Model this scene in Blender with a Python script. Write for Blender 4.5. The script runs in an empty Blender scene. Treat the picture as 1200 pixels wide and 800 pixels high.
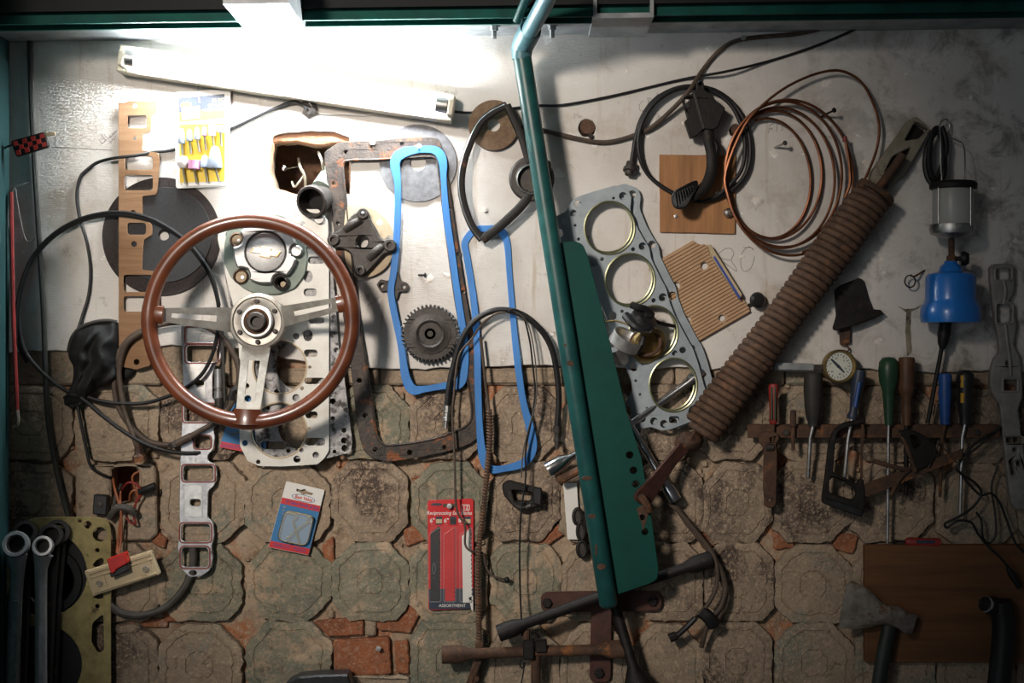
import bpy, math, random
from mathutils import Vector, Matrix, noise
from mathutils.geometry import tessellate_polygon

# ------------------------------------------------------------------ camera, light, exposure
SC = bpy.context.scene
COL = SC.collection
S, D, CZ = 0.0015, 2.5, 1.5          # metres per photograph pixel on the wall, camera distance, camera height
cam_d = bpy.data.cameras.new('camera')
cam = bpy.data.objects.new('camera', cam_d)
COL.objects.link(cam)
cam.location = (0, -D, CZ)
cam.rotation_euler = (math.pi / 2, 0, 0)
cam_d.sensor_width = 36
cam_d.lens = 50
SC.camera = cam

SC.view_settings.view_transform = 'Standard'
SC.view_settings.look = 'None'
SC.view_settings.gamma = 1
SC.view_settings.use_curve_mapping = False
SC.view_settings.exposure = 0.0

world = bpy.data.worlds.new('workshop_air')
SC.world = world
world.use_nodes = True
world.node_tree.nodes['Background'].inputs[0].default_value = (0.9, 0.95, 1.0, 1)
world.node_tree.nodes['Background'].inputs[1].default_value = 0.03

def shop_lamp(name, loc, aim, power, size, blend, radius, col):
    d = bpy.data.lights.new(name, 'SPOT')
    d.energy = power
    d.spot_size = math.radians(size)
    d.spot_blend = blend
    d.shadow_soft_size = radius
    d.color = col
    o = bpy.data.objects.new(name, d)
    COL.objects.link(o)
    o.location = loc
    o.rotation_euler = (Vector(aim) - Vector(loc)).to_track_quat('-Z', 'Y').to_euler()
    return o
TUBE_POWER = 180.0
# shaded workshop lamp hanging behind and left of the photographer
shop_lamp('shop_lamp', (-1.2, -3.0, 2.5), (-0.18, 0, 1.58), 400, 32.5, 1.0, 0.18, (1.0, 0.89, 0.78))

# added area fill, out of view on the left, for metal highlights
dl = bpy.data.lights.new('soft_fill', 'AREA')
dl.shape = 'RECTANGLE'; dl.size = 1.1; dl.size_y = 2.0
dl.energy = 13
dl.color = (0.86, 0.94, 1.0)
do = bpy.data.objects.new('soft_fill', dl)
COL.objects.link(do)
do.location = (-1.6, -4.0, 1.6)
do.rotation_euler = (Vector((-0.5, 0, 1.5)) - do.location).to_track_quat('-Z', 'Y').to_euler()

# ------------------------------------------------------------------ helpers
def P(px, py, h=0.0):
    """point h metres in front of the wall, seen at (px, py)"""
    k = (D - h) / D
    return Vector(((px - 600) * S * k, -h, CZ + (400 - py) * S * k))

def W(r, h=0.0):
    return r * S * (D - h) / D

def lerp(a, b, t):
    return a + (b - a) * t

def spl(pts, n=6, closed=False):
    pts = [tuple(p) for p in pts]
    m = len(pts)
    out = []
    rng = range(m) if closed else range(m - 1)
    for i in rng:
        if closed:
            p0, p1, p2, p3 = pts[(i-1) % m], pts[i], pts[(i+1) % m], pts[(i+2) % m]
        else:
            p0, p1, p2, p3 = pts[max(i-1, 0)], pts[i], pts[i+1], pts[min(i+2, m-1)]
        for k in range(n):
            t = k / n
            out.append(tuple(0.5*((2*b)+(-a+c)*t+(2*a-5*b+4*c-d)*t*t+(-a+3*b-3*c+d)*t*t*t)
                             for a, b, c, d in zip(p0, p1, p2, p3)))
    if not closed:
        out.append(pts[-1])
    return out

def circ(cx, cy, r, n=18, ry=None, ph=0):
    ry = r if ry is None else ry
    return [(cx + r*math.cos(2*math.pi*i/n+ph), cy + ry*math.sin(2*math.pi*i/n+ph)) for i in range(n)]

def rpoly(pts, r=3, n=4):
    """polygon with rounded corners"""
    out = []
    m = len(pts)
    for i in range(m):
        p = Vector(pts[i][:2]); rr = pts[i][2] if len(pts[i]) > 2 else r
        a = Vector(pts[i-1][:2]); b = Vector(pts[(i+1) % m][:2])
        da, db = (a-p), (b-p)
        q = min(rr, da.length*0.48, db.length*0.48)
        if q < 0.05:
            out.append((p.x, p.y)); continue
        s = p + da.normalized()*q; e = p + db.normalized()*q
        for k in range(n+1):
            t = k/n
            v = s*(1-t)**2 + p*2*t*(1-t) + e*t*t
            out.append((v.x, v.y))
    return out

def rect(x0, y0, x1, y1, r=2, n=3):
    return rpoly([(x0, y0), (x1, y0), (x1, y1), (x0, y1)], r, n)

def rot(pts, cx, cy, deg, sx=1, sy=1):
    c, s = math.cos(math.radians(deg)), math.sin(math.radians(deg))
    return [(cx + (x*sx)*c - (y*sy)*s, cy + (x*sx)*s + (y*sy)*c) for x, y in [p[:2] for p in pts]]

def rough(pts, amp, seed=0, step=4):
    """subdivide a closed outline and roughen it"""
    out = []
    m = len(pts)
    for i in range(m):
        a, b = Vector(pts[i][:2]), Vector(pts[(i+1) % m][:2])
        n = max(1, int((b-a).length/step))
        for k in range(n):
            p = a.lerp(b, k/n)
            v = noise.noise_vector(Vector((p.x*0.13, p.y*0.13, seed*7.3)))
            v2 = noise.noise_vector(Vector((p.x*0.4, p.y*0.4, seed*3.1+5)))
            out.append((p.x+amp*(v.x+0.5*v2.x), p.y+amp*(v.y+0.5*v2.y)))
    return out

def area(l):
    return 0.5*sum(l[i-1][0]*l[i][1]-l[i][0]*l[i-1][1] for i in range(len(l)))

class MB:
    def __init__(self):
        self.v = []; self.f = []; self.mi = []
    def add(self, vs, fs, mi=0):
        o = len(self.v)
        self.v += [Vector(x) for x in vs]
        self.f += [tuple(i+o for i in f) for f in fs]
        self.mi += [mi]*len(fs)
        return self
    def plate(self, outline, holes=(), h0=0.0, h1=0.002, bev=0.0005, mi=0, hf=None, back=True):
        """flat sheet cut to a pixel outline, with holes, between depths h0 and h1; hf(px,py) tilts it"""
        loops = [list(outline)] + [list(h) for h in holes]
        for i, l in enumerate(loops):
            if (area(l) > 0) != (i == 0):
                l.reverse()
        hf = hf or (lambda x, y: 0.0)
        tri = tessellate_polygon([[Vector((x, -y, 0)) for x, y in l] for l in loops])
        F = []; M = []; B = []
        for l in loops:
            n = len(l)
            for i, (x, y) in enumerate(l):
                a, c = Vector(l[i-1]), Vector(l[(i+1) % n])
                d = c-a
                nrm = Vector((-d.y, d.x)).normalized() if d.length > 1e-6 else Vector((0, 0))
                hh = hf(x, y)
                p = P(x, y, h1+hh)
                b = bev/S
                q = P(x+nrm.x*b, y+nrm.y*b, h1+hh)
                F.append(q)
                M.append(Vector((p.x, -(h1-bev+hh), p.z)))
                B.append(Vector((p.x, -(h0+hh), p.z)))
        N = len(F)
        def orient(t, out):
            a, b, c = (F[t[0]], F[t[1]], F[t[2]])
            nn = (b-a).cross(c-a)
            return t if (nn.y < 0) == out else (t[0], t[2], t[1])
        fs = [orient(t, True) for t in tri]
        if back:
            fs += [tuple(i+2*N for i in orient(t, False)) for t in tri]
        o = 0
        for l in loops:
            n = len(l)
            for i in range(n):
                a, b = o+i, o+(i+1) % n
                fs.append((a, a+N, b+N, b))
                fs.append((a+N, a+2*N, b+2*N, b+N))
            o += n
        return self.add(F+M+B, fs, mi)
    def tube(self, pts, r, seg=8, closed=False, mi=0, flat=1.0):
        """round bar through world points; r number or list"""
        pts = [Vector(p) for p in pts]
        n = len(pts)
        rs = r if isinstance(r, (list, tuple)) else [r]*n
        vs = []; fs = []
        nrm = None
        for i in range(n):
            if closed:
                t = pts[(i+1) % n]-pts[i-1]
            else:
                t = pts[min(i+1, n-1)]-pts[max(i-1, 0)]
            if t.length < 1e-9:
                t = Vector((0, 0, 1))
            t.normalize()
            if nrm is None:
                nrm = Vector((0, -1, 0)) if abs(t.y) < 0.9 else Vector((1, 0, 0))
            nrm = (nrm-t*nrm.dot(t))
            if nrm.length < 1e-6:
                nrm = t.orthogonal()
            nrm.normalize()
            bn = t.cross(nrm)
            for k in range(seg):
                a = 2*math.pi*k/seg
                vs.append(pts[i]+nrm*(math.cos(a)*rs[i]*flat)+bn*(math.sin(a)*rs[i]))
        for i in range(n if closed else n-1):
            j = (i+1) % n
            for k in range(seg):
                l = (k+1) % seg
                fs.append((i*seg+k, i*seg+l, j*seg+l, j*seg+k))
        if not closed:
            fs.append(tuple(range(seg-1, -1, -1)))
            fs.append(tuple((n-1)*seg+k for k in range(seg)))
        return self.add(vs, fs, mi)
    def cable(self, pp, r, n=6, seg=8, closed=False, mi=0, flat=1.0):
        """bar through pixel points (px, py, h); r in pixels"""
        q = spl(pp, n, closed) if n > 1 else pp
        return self.tube([P(*p) for p in q], r*S, seg, closed, mi, flat)
    def lathe(self, prof, org, axis, seg=24, mi=0, up=None, lobes=None):
        """profile of (radius, height along axis)"""
        org = Vector(org); ax = Vector(axis).normalized()
        u = Vector(up) if up else (Vector((1, 0, 0)) if abs(ax.x) < 0.9 else Vector((0, 0, 1)))
        u = (u-ax*u.dot(ax)).normalized(); w = ax.cross(u)
        vs = []; fs = []
        for r, z in prof:
            for k in range(seg):
                a = 2*math.pi*k/seg
                rr = r*(lobes(a) if lobes else 1)
                vs.append(org+ax*z+u*(math.cos(a)*rr)+w*(math.sin(a)*rr))
        for i in range(len(prof)-1):
            for k in range(seg):
                l = (k+1) % seg
                fs.append((i*seg+k, i*seg+l, (i+1)*seg+l, (i+1)*seg+k))
        if prof[0][0] > 1e-6:
            fs.append(tuple(range(seg-1, -1, -1)))
        if prof[-1][0] > 1e-6:
            fs.append(tuple((len(prof)-1)*seg+k for k in range(seg)))
        return self.add(vs, fs, mi)
    def box(self, c, ax, mi=0, bev=0.0):
        """box by centre and three half-axis vectors"""
        c = Vector(c); X, Y, Z = [Vector(a) for a in ax]
        if bev <= 0:
            vs = [c+X*i+Y*j+Z*k for i in (-1, 1) for j in (-1, 1) for k in (-1, 1)]
            fs = [(0, 1, 3, 2), (4, 6, 7, 5), (0, 4, 5, 1), (2, 3, 7, 6), (0, 2, 6, 4), (1, 5, 7, 3)]
            return self.add(vs, fs, mi)
        lx, ly, lz = X.length, Y.length, Z.length
        vs = []
        idx = {}
        for i in (-1, 1):
            for j in (-1, 1):
                for k in (-1, 1):
                    for a in range(3):
                        s = [1-bev/lx, 1-bev/ly, 1-bev/lz]
                        s[a] = 1
                        idx[(i, j, k, a)] = len(vs)
                        vs.append(c+X*i*s[0]+Y*j*s[1]+Z*k*s[2])
        fs = []
        def q(keys):
            fs.append(tuple(idx[k] for k in keys))
        for s in (-1, 1):
            q([(s, -1, -1, 0), (s, 1, -1, 0), (s, 1, 1, 0), (s, -1, 1, 0)])
            q([(-1, s, -1, 1), (1, s, -1, 1), (1, s, 1, 1), (-1, s, 1, 1)])
            q([(-1, -1, s, 2), (1, -1, s, 2), (1, 1, s, 2), (-1, 1, s, 2)])
        for s in (-1, 1):
            for t in (-1, 1):
                q([(s, t, -1, 0), (s, t, 1, 0), (s, t, 1, 1), (s, t, -1, 1)])
                q([(s, -1, t, 0), (s, 1, t, 0), (s, 1, t, 2), (s, -1, t, 2)])
                q([(-1, s, t, 1), (1, s, t, 1), (1, s, t, 2), (-1, s, t, 2)])
        for i in (-1, 1):
            for j in (-1, 1):
                for k in (-1, 1):
                    q([(i, j, k, 0), (i, j, k, 1), (i, j, k, 2)])
        return self.add(vs, fs, mi)
    def pbox(self, px0, py0, px1, py1, h0, h1, mi=0, bev=0.001):
        a, b = P(px0, py0, h1), P(px1, py1, h1)
        c = (a+b)/2
        c.y = -(h0+h1)/2
        return self.box(c, (Vector((abs(b.x-a.x)/2, 0, 0)), Vector((0, (h1-h0)/2, 0)), Vector((0, 0, abs(a.z-b.z)/2))), mi, bev)
    def ball(self, c, r, seg=12, mi=0, sc=(1, 1, 1)):
        vs = []; fs = []
        rings = seg//2
        for i in range(rings+1):
            th = math.pi*i/rings
            for k in range(seg):
                a = 2*math.pi*k/seg
                vs.append(Vector(c)+Vector((math.sin(th)*math.cos(a)*r*sc[0], math.sin(th)*math.sin(a)*r*sc[1], math.cos(th)*r*sc[2])))
        for i in range(rings):
            for k in range(seg):
                l = (k+1) % seg
                fs.append((i*seg+k, i*seg+l, (i+1)*seg+l, (i+1)*seg+k))
        return self.add(vs, fs, mi)
    def puff(self, outline, h0, hmax, rings=10, fold=None, mi=0, center=None):
        """inflated star-shaped body standing on depth h0"""
        n = len(outline)
        if center:
            cx, cy = center
        else:
            cx = sum(p[0] for p in outline)/n; cy = sum(p[1] for p in outline)/n
        vs = []; fs = []
        for i in range(rings+1):
            f = 1-i/rings
            for x, y in outline:
                qx, qy = cx+(x-cx)*f, cy+(y-cy)*f
                hh = h0+hmax*math.sqrt(max(0, 1-f**2.2))
                if fold:
                    hh += fold(qx, qy)*(1-f*f)
                vs.append(P(qx, qy, hh))
        for i in range(rings):
            for k in range(n):
                l = (k+1) % n
                fs.append((i*n+k, (i+1)*n+k, (i+1)*n+l, i*n+l))
        fs.append(tuple(range(n)))
        return self.add(vs, fs, mi)
    def build(self, name, mat, parent=None, smooth=35, origin=None, bevel=0):
        root = parent
        while root is not None and root.parent is not None:
            root = root.parent
        if root is not None:
            off = Vector(root.location)
        elif origin is not None:
            off = Vector(origin)
        else:
            lo = Vector([min(v[i] for v in self.v) for i in range(3)])
            hi = Vector([max(v[i] for v in self.v) for i in range(3)])
            off = (lo+hi)/2
        me = bpy.data.meshes.new(name)
        me.from_pydata([v-off for v in self.v], [], self.f)
        mats = mat if isinstance(mat, (list, tuple)) else [mat]
        for m in mats:
            me.materials.append(m)
        if len(mats) > 1:
            me.polygons.foreach_set('material_index', self.mi)
        fix_normals(me)
        if smooth:
            me.polygons.foreach_set('use_smooth', [True]*len(me.polygons))
            me.set_sharp_from_angle(angle=math.radians(smooth))
        me.update()
        o = bpy.data.objects.new(name, me)
        COL.objects.link(o)
        if parent is None:
            o.location = off
        else:
            o.parent = parent
        return o

import bmesh
def fix_normals(me):
    bm = bmesh.new()
    bm.from_mesh(me)
    bmesh.ops.remove_doubles(bm, verts=bm.verts, dist=1e-6)
    bmesh.ops.recalc_face_normals(bm, faces=bm.faces)
    bm.to_mesh(me)
    bm.free()

def tag(o, label, cat, group=None):
    o['label'] = label; o['category'] = cat
    if group:
        o['group'] = group
    return o

def thing(name, label, cat, px, py, h=0.0, group=None):
    o = bpy.data.objects.new(name, None)
    COL.objects.link(o)
    o.location = P(px, py, h)
    o.empty_display_size = 0.02
    return tag(o, label, cat, group)

def struct(o):
    o['kind'] = 'structure'
    return o

def lettering(name, s, px, py, h, size, mat, parent, deg=0, bold=0.0, shear=0.0, sx=1.0, thick=0.0003, sink=0.0):
    """raised print standing on a surface at depth h; (px,py) is the middle of the line, size = cap height in px"""
    cu = bpy.data.curves.new(name, 'FONT')
    cu.body = s
    cu.size = 1
    cu.align_x = 'CENTER'; cu.align_y = 'CENTER'
    cu.offset = bold
    cu.shear = shear
    cu.resolution_u = 2
    tmp = bpy.data.objects.new(name, cu)
    COL.objects.link(tmp)
    dg = bpy.context.evaluated_depsgraph_get()
    me0 = bpy.data.meshes.new_from_object(tmp.evaluated_get(dg))
    k = size/0.72*S*(D-h)/D
    c, sn = math.cos(math.radians(-deg)), math.sin(math.radians(-deg))
    o = P(px, py, h+thick-sink)
    mb = MB()
    vs = [(o.x+(v.co.x*sx*c-v.co.y*sn)*k, o.y, o.z+(v.co.x*sx*sn+v.co.y*c)*k) for v in me0.vertices]
    mb.add(vs, [tuple(p.vertices) for p in me0.polygons])
    bpy.data.objects.remove(tmp)
    bpy.data.curves.remove(cu)
    bpy.data.meshes.remove(me0)
    ob = mb.build(name, mat, parent, smooth=0)
    return ob

# ------------------------------------------------------------------ materials
def ramp(nt, stops):
    r = nt.nodes.new('ShaderNodeValToRGB')
    e = r.color_ramp.elements
    while len(e) < len(stops):
        e.new(0.5)
    for i, (p, c) in enumerate(stops):
        e[i].position = p
        e[i].color = (c[0], c[1], c[2], 1)
    return r

def mat(name, c1, c2=None, rough=0.6, metal=0.0, scale=40, bump=0.15, wear=None, wear_at=0.62, wear_scale=None,
        wear_metal=None, rough2=None, coat=0.0, stretch=None, bscale=None, lo=0.35, hi=0.65, vary=False, spec=0.5, grit=None):
    m = bpy.data.materials.new(name)
    m.use_nodes = True
    nt = m.node_tree; N = nt.nodes; L = nt.links
    b = N['Principled BSDF']
    tc = N.new('ShaderNodeTexCoord')
    mp = N.new('ShaderNodeMapping')
    L.new(tc.outputs['Object'], mp.inputs[0])
    if stretch:
        mp.inputs['Scale'].default_value = stretch
    if vary:
        oi = N.new('ShaderNodeObjectInfo')
        ml = N.new('ShaderNodeMath'); ml.operation = 'MULTIPLY'; ml.inputs[1].default_value = 37.0
        L.new(oi.outputs['Random'], ml.inputs[0])
        L.new(ml.outputs[0], mp.inputs['Location'])
    n1 = N.new('ShaderNodeTexNoise')
    n1.inputs['Scale'].default_value = scale
    n1.inputs['Detail'].default_value = 6
    n1.inputs['Roughness'].default_value = 0.65
    L.new(mp.outputs[0], n1.inputs['Vector'])
    c2 = c2 or tuple(x*0.75 for x in c1)
    r1 = ramp(nt, [(lo, c2), (hi, c1)])
    L.new(n1.outputs[0], r1.inputs[0])
    col = r1.outputs[0]
    if wear:
        n2 = N.new('ShaderNodeTexNoise')
        n2.inputs['Scale'].default_value = wear_scale or scale*0.6
        n2.inputs['Detail'].default_value = 8
        n2.inputs['Roughness'].default_value = 0.7
        L.new(tc.outputs['Object'], n2.inputs['Vector'])
        if vary:
            L.new(mp.outputs[0], n2.inputs['Vector'])
        r2 = ramp(nt, [(wear_at-0.03, (0, 0, 0)), (wear_at+0.05, (1, 1, 1))])
        L.new(n2.outputs[0], r2.inputs[0])
        mx = N.new('ShaderNodeMix'); mx.data_type = 'RGBA'
        L.new(r2.outputs[0], mx.inputs[0])
        L.new(col, mx.inputs[6])
        mx.inputs[7].default_value = (*wear, 1)
        col = mx.outputs[2]
        if wear_metal is not None:
            mm = N.new('ShaderNodeMix')
            L.new(r2.outputs[0], mm.inputs[0])
            mm.inputs[2].default_value = metal; mm.inputs[3].default_value = wear_metal
            L.new(mm.outputs[0], b.inputs['Metallic'])
    if grit:
        for sc_, at_, c_, k_ in grit:
            ng = N.new('ShaderNodeTexNoise')
            ng.inputs['Scale'].default_value = sc_
            ng.inputs['Detail'].default_value = 5
            ng.inputs['Roughness'].default_value = 0.75
            L.new(mp.outputs[0], ng.inputs['Vector'])
            rg = ramp(nt, [(at_-0.04, (0, 0, 0)), (at_+0.05, (k_, k_, k_))])
            L.new(ng.outputs[0], rg.inputs[0])
            mg = N.new('ShaderNodeMix'); mg.data_type = 'RGBA'
            L.new(rg.outputs[0], mg.inputs[0]); L.new(col, mg.inputs[6])
            mg.inputs[7].default_value = (*c_, 1)
            col = mg.outputs[2]
    L.new(col, b.inputs['Base Color'])
    if not (wear and wear_metal is not None):
        b.inputs['Metallic'].default_value = metal
    rr = N.new('ShaderNodeMapRange')
    rr.inputs[3].default_value = rough
    rr.inputs[4].default_value = rough2 if rough2 is not None else min(1, rough+0.15)
    L.new(n1.outputs[0], rr.inputs[0])
    L.new(rr.outputs[0], b.inputs['Roughness'])
    b.inputs['Coat Weight'].default_value = coat
    b.inputs['Coat Roughness'].default_value = 0.15
    b.inputs['Specular IOR Level'].default_value = spec
    if bump:
        n3 = N.new('ShaderNodeTexNoise')
        n3.inputs['Scale'].default_value = bscale or scale*4
        n3.inputs['Detail'].default_value = 5
        L.new(mp.outputs[0], n3.inputs['Vector'])
        bp = N.new('ShaderNodeBump')
        bp.inputs['Strength'].default_value = bump
        bp.inputs['Distance'].default_value = 0.002
        L.new(n3.outputs[0], bp.inputs['Height'])
        L.new(bp.outputs[0], b.inputs['Normal'])
    return m

def clear(name, col=(1, 1, 1), rough=0.1, alpha=0.25):
    """thin clear plastic or glass"""
    m = bpy.data.materials.new(name)
    m.use_nodes = True
    b = m.node_tree.nodes['Principled BSDF']
    b.inputs['Base Color'].default_value = (*col, 1)
    b.inputs['Roughness'].default_value = rough
    b.inputs['Alpha'].default_value = alpha
    return m

def glow(name, col, strength):
    m = bpy.data.materials.new(name)
    m.use_nodes = True
    b = m.node_tree.nodes['Principled BSDF']
    b.inputs['Base Color'].default_value = (0.9, 0.9, 0.9, 1)
    b.inputs['Emission Color'].default_value = (*col, 1)
    b.inputs['Emission Strength'].default_value = strength
    return m

def plaster_material():
    m = bpy.data.materials.new('painted_plaster')
    m.use_nodes = True
    nt = m.node_tree; N = nt.nodes; L = nt.links
    b = N['Principled BSDF']
    tc = N.new('ShaderNodeTexCoord')
    def ns(scale, det=8, rgh=0.65, vec=None, dist=0.0):
        n = N.new('ShaderNodeTexNoise')
        n.inputs['Scale'].default_value = scale
        n.inputs['Detail'].default_value = det
        n.inputs['Roughness'].default_value = rgh
        n.inputs['Distortion'].default_value = dist
        L.new(vec or tc.outputs['Object'], n.inputs['Vector'])
        return n
    def over(col, fac, c):
        mx = N.new('ShaderNodeMix'); mx.data_type = 'RGBA'
        L.new(fac, mx.inputs[0]); L.new(col, mx.inputs[6]); mx.inputs[7].default_value = (*c, 1)
        return mx.outputs[2]
    base = ramp(nt, [(0.3, (0.50, 0.46, 0.42)), (0.5, (0.62, 0.59, 0.555)), (0.7, (0.68, 0.655, 0.62))])
    L.new(ns(5).outputs[0], base.inputs[0])
    col = base.outputs[0]
    def spots(scale, at, w, c, k=1.0, rgh=0.7, det=8, dist=0.0, vec=None):
        nonlocal col
        r = ramp(nt, [(at, (0, 0, 0)), (at+w, (k, k, k))])
        L.new(ns(scale, det, rgh, vec, dist).outputs[0], r.inputs[0])
        col = over(col, r.outputs[0], c)
    spots(7, 0.54, 0.16, (0.36, 0.28, 0.20), 0.6)        # brown rubbed grime
    spots(22, 0.60, 0.07, (0.25, 0.21, 0.17), 0.55)        # smears
    spots(24, 0.645, 0.02, (0.86, 0.85, 0.83), 0.9)        # bare white filler flecks
    spots(90, 0.665, 0.03, (0.16, 0.12, 0.09), 0.85)
    spots(260, 0.66, 0.03, (0.28, 0.23, 0.19), 0.6)       # specks
    st = N.new('ShaderNodeMapping')
    st.inputs['Scale'].default_value = (26, 4, 1.6)
    L.new(tc.outputs['Object'], st.inputs[0])
    spots(1.6, 0.58, 0.1, (0.38, 0.28, 0.18), 0.5, vec=st.outputs[0])   # run marks
    # black noise blotches, growing stronger towards the right hand part
    sp = N.new('ShaderNodeSeparateXYZ')
    L.new(tc.outputs['Object'], sp.inputs[0])
    mr = N.new('ShaderNodeMapRange')
    mr.inputs[1].default_value = 0.35; mr.inputs[2].default_value = 0.95
    L.new(sp.outputs[0], mr.inputs[0])
    n = ns(14, 8, 0.75, None, 0.6)
    r = ramp(nt, [(0.5, (0, 0, 0)), (0.62, (0.75, 0.75, 0.75))])
    L.new(n.outputs[0], r.inputs[0])
    ml = N.new('ShaderNodeMath'); ml.operation = 'MULTIPLY'
    L.new(r.outputs[0], ml.inputs[0]); L.new(mr.outputs[0], ml.inputs[1])
    col = over(col, ml.outputs[0], (0.10, 0.09, 0.08))
    L.new(col, b.inputs['Base Color'])
    b.inputs['Roughness'].default_value = 0.75
    b.inputs['Specular IOR Level'].default_value = 0.3
    # brush marks and grit
    mp = N.new('ShaderNodeMapping')
    mp.inputs['Scale'].default_value = (1, 1, 7)
    L.new(tc.outputs['Object'], mp.inputs[0])
    n1 = ns(60, 6, 0.7, mp.outputs[0])
    n2 = ns(14, 6, 0.6)
    ad = N.new('ShaderNodeMath'); ad.operation = 'ADD'
    L.new(n1.outputs[0], ad.inputs[0])
    m2 = N.new('ShaderNodeMath'); m2.operation = 'MULTIPLY'; m2.inputs[1].default_value = 2.5
    L.new(n2.outputs[0], m2.inputs[0]); L.new(m2.outputs[0], ad.inputs[1])
    bp = N.new('ShaderNodeBump'); bp.inputs['Strength'].default_value = 0.35; bp.inputs['Distance'].default_value = 0.003
    L.new(ad.outputs[0], bp.inputs['Height'])
    L.new(bp.outputs[0], b.inputs['Normal'])
    return m

def wood(name, c1, c2, rough=0.6, axis='x', scale=1.0, coat=0.0):
    st = {'x': (3*scale, 30*scale, 40*scale), 'z': (40*scale, 30*scale, 3*scale)}[axis]
    return mat(name, c1, c2, rough, 0, 2.2, 0.25, stretch=st, bscale=5, coat=coat, wear=tuple(x*0.35 for x in c2), wear_at=0.68, wear_scale=14)

def check_paint(name):
    m = mat(name, (0.5, 0.02, 0.01))
    return m

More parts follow.
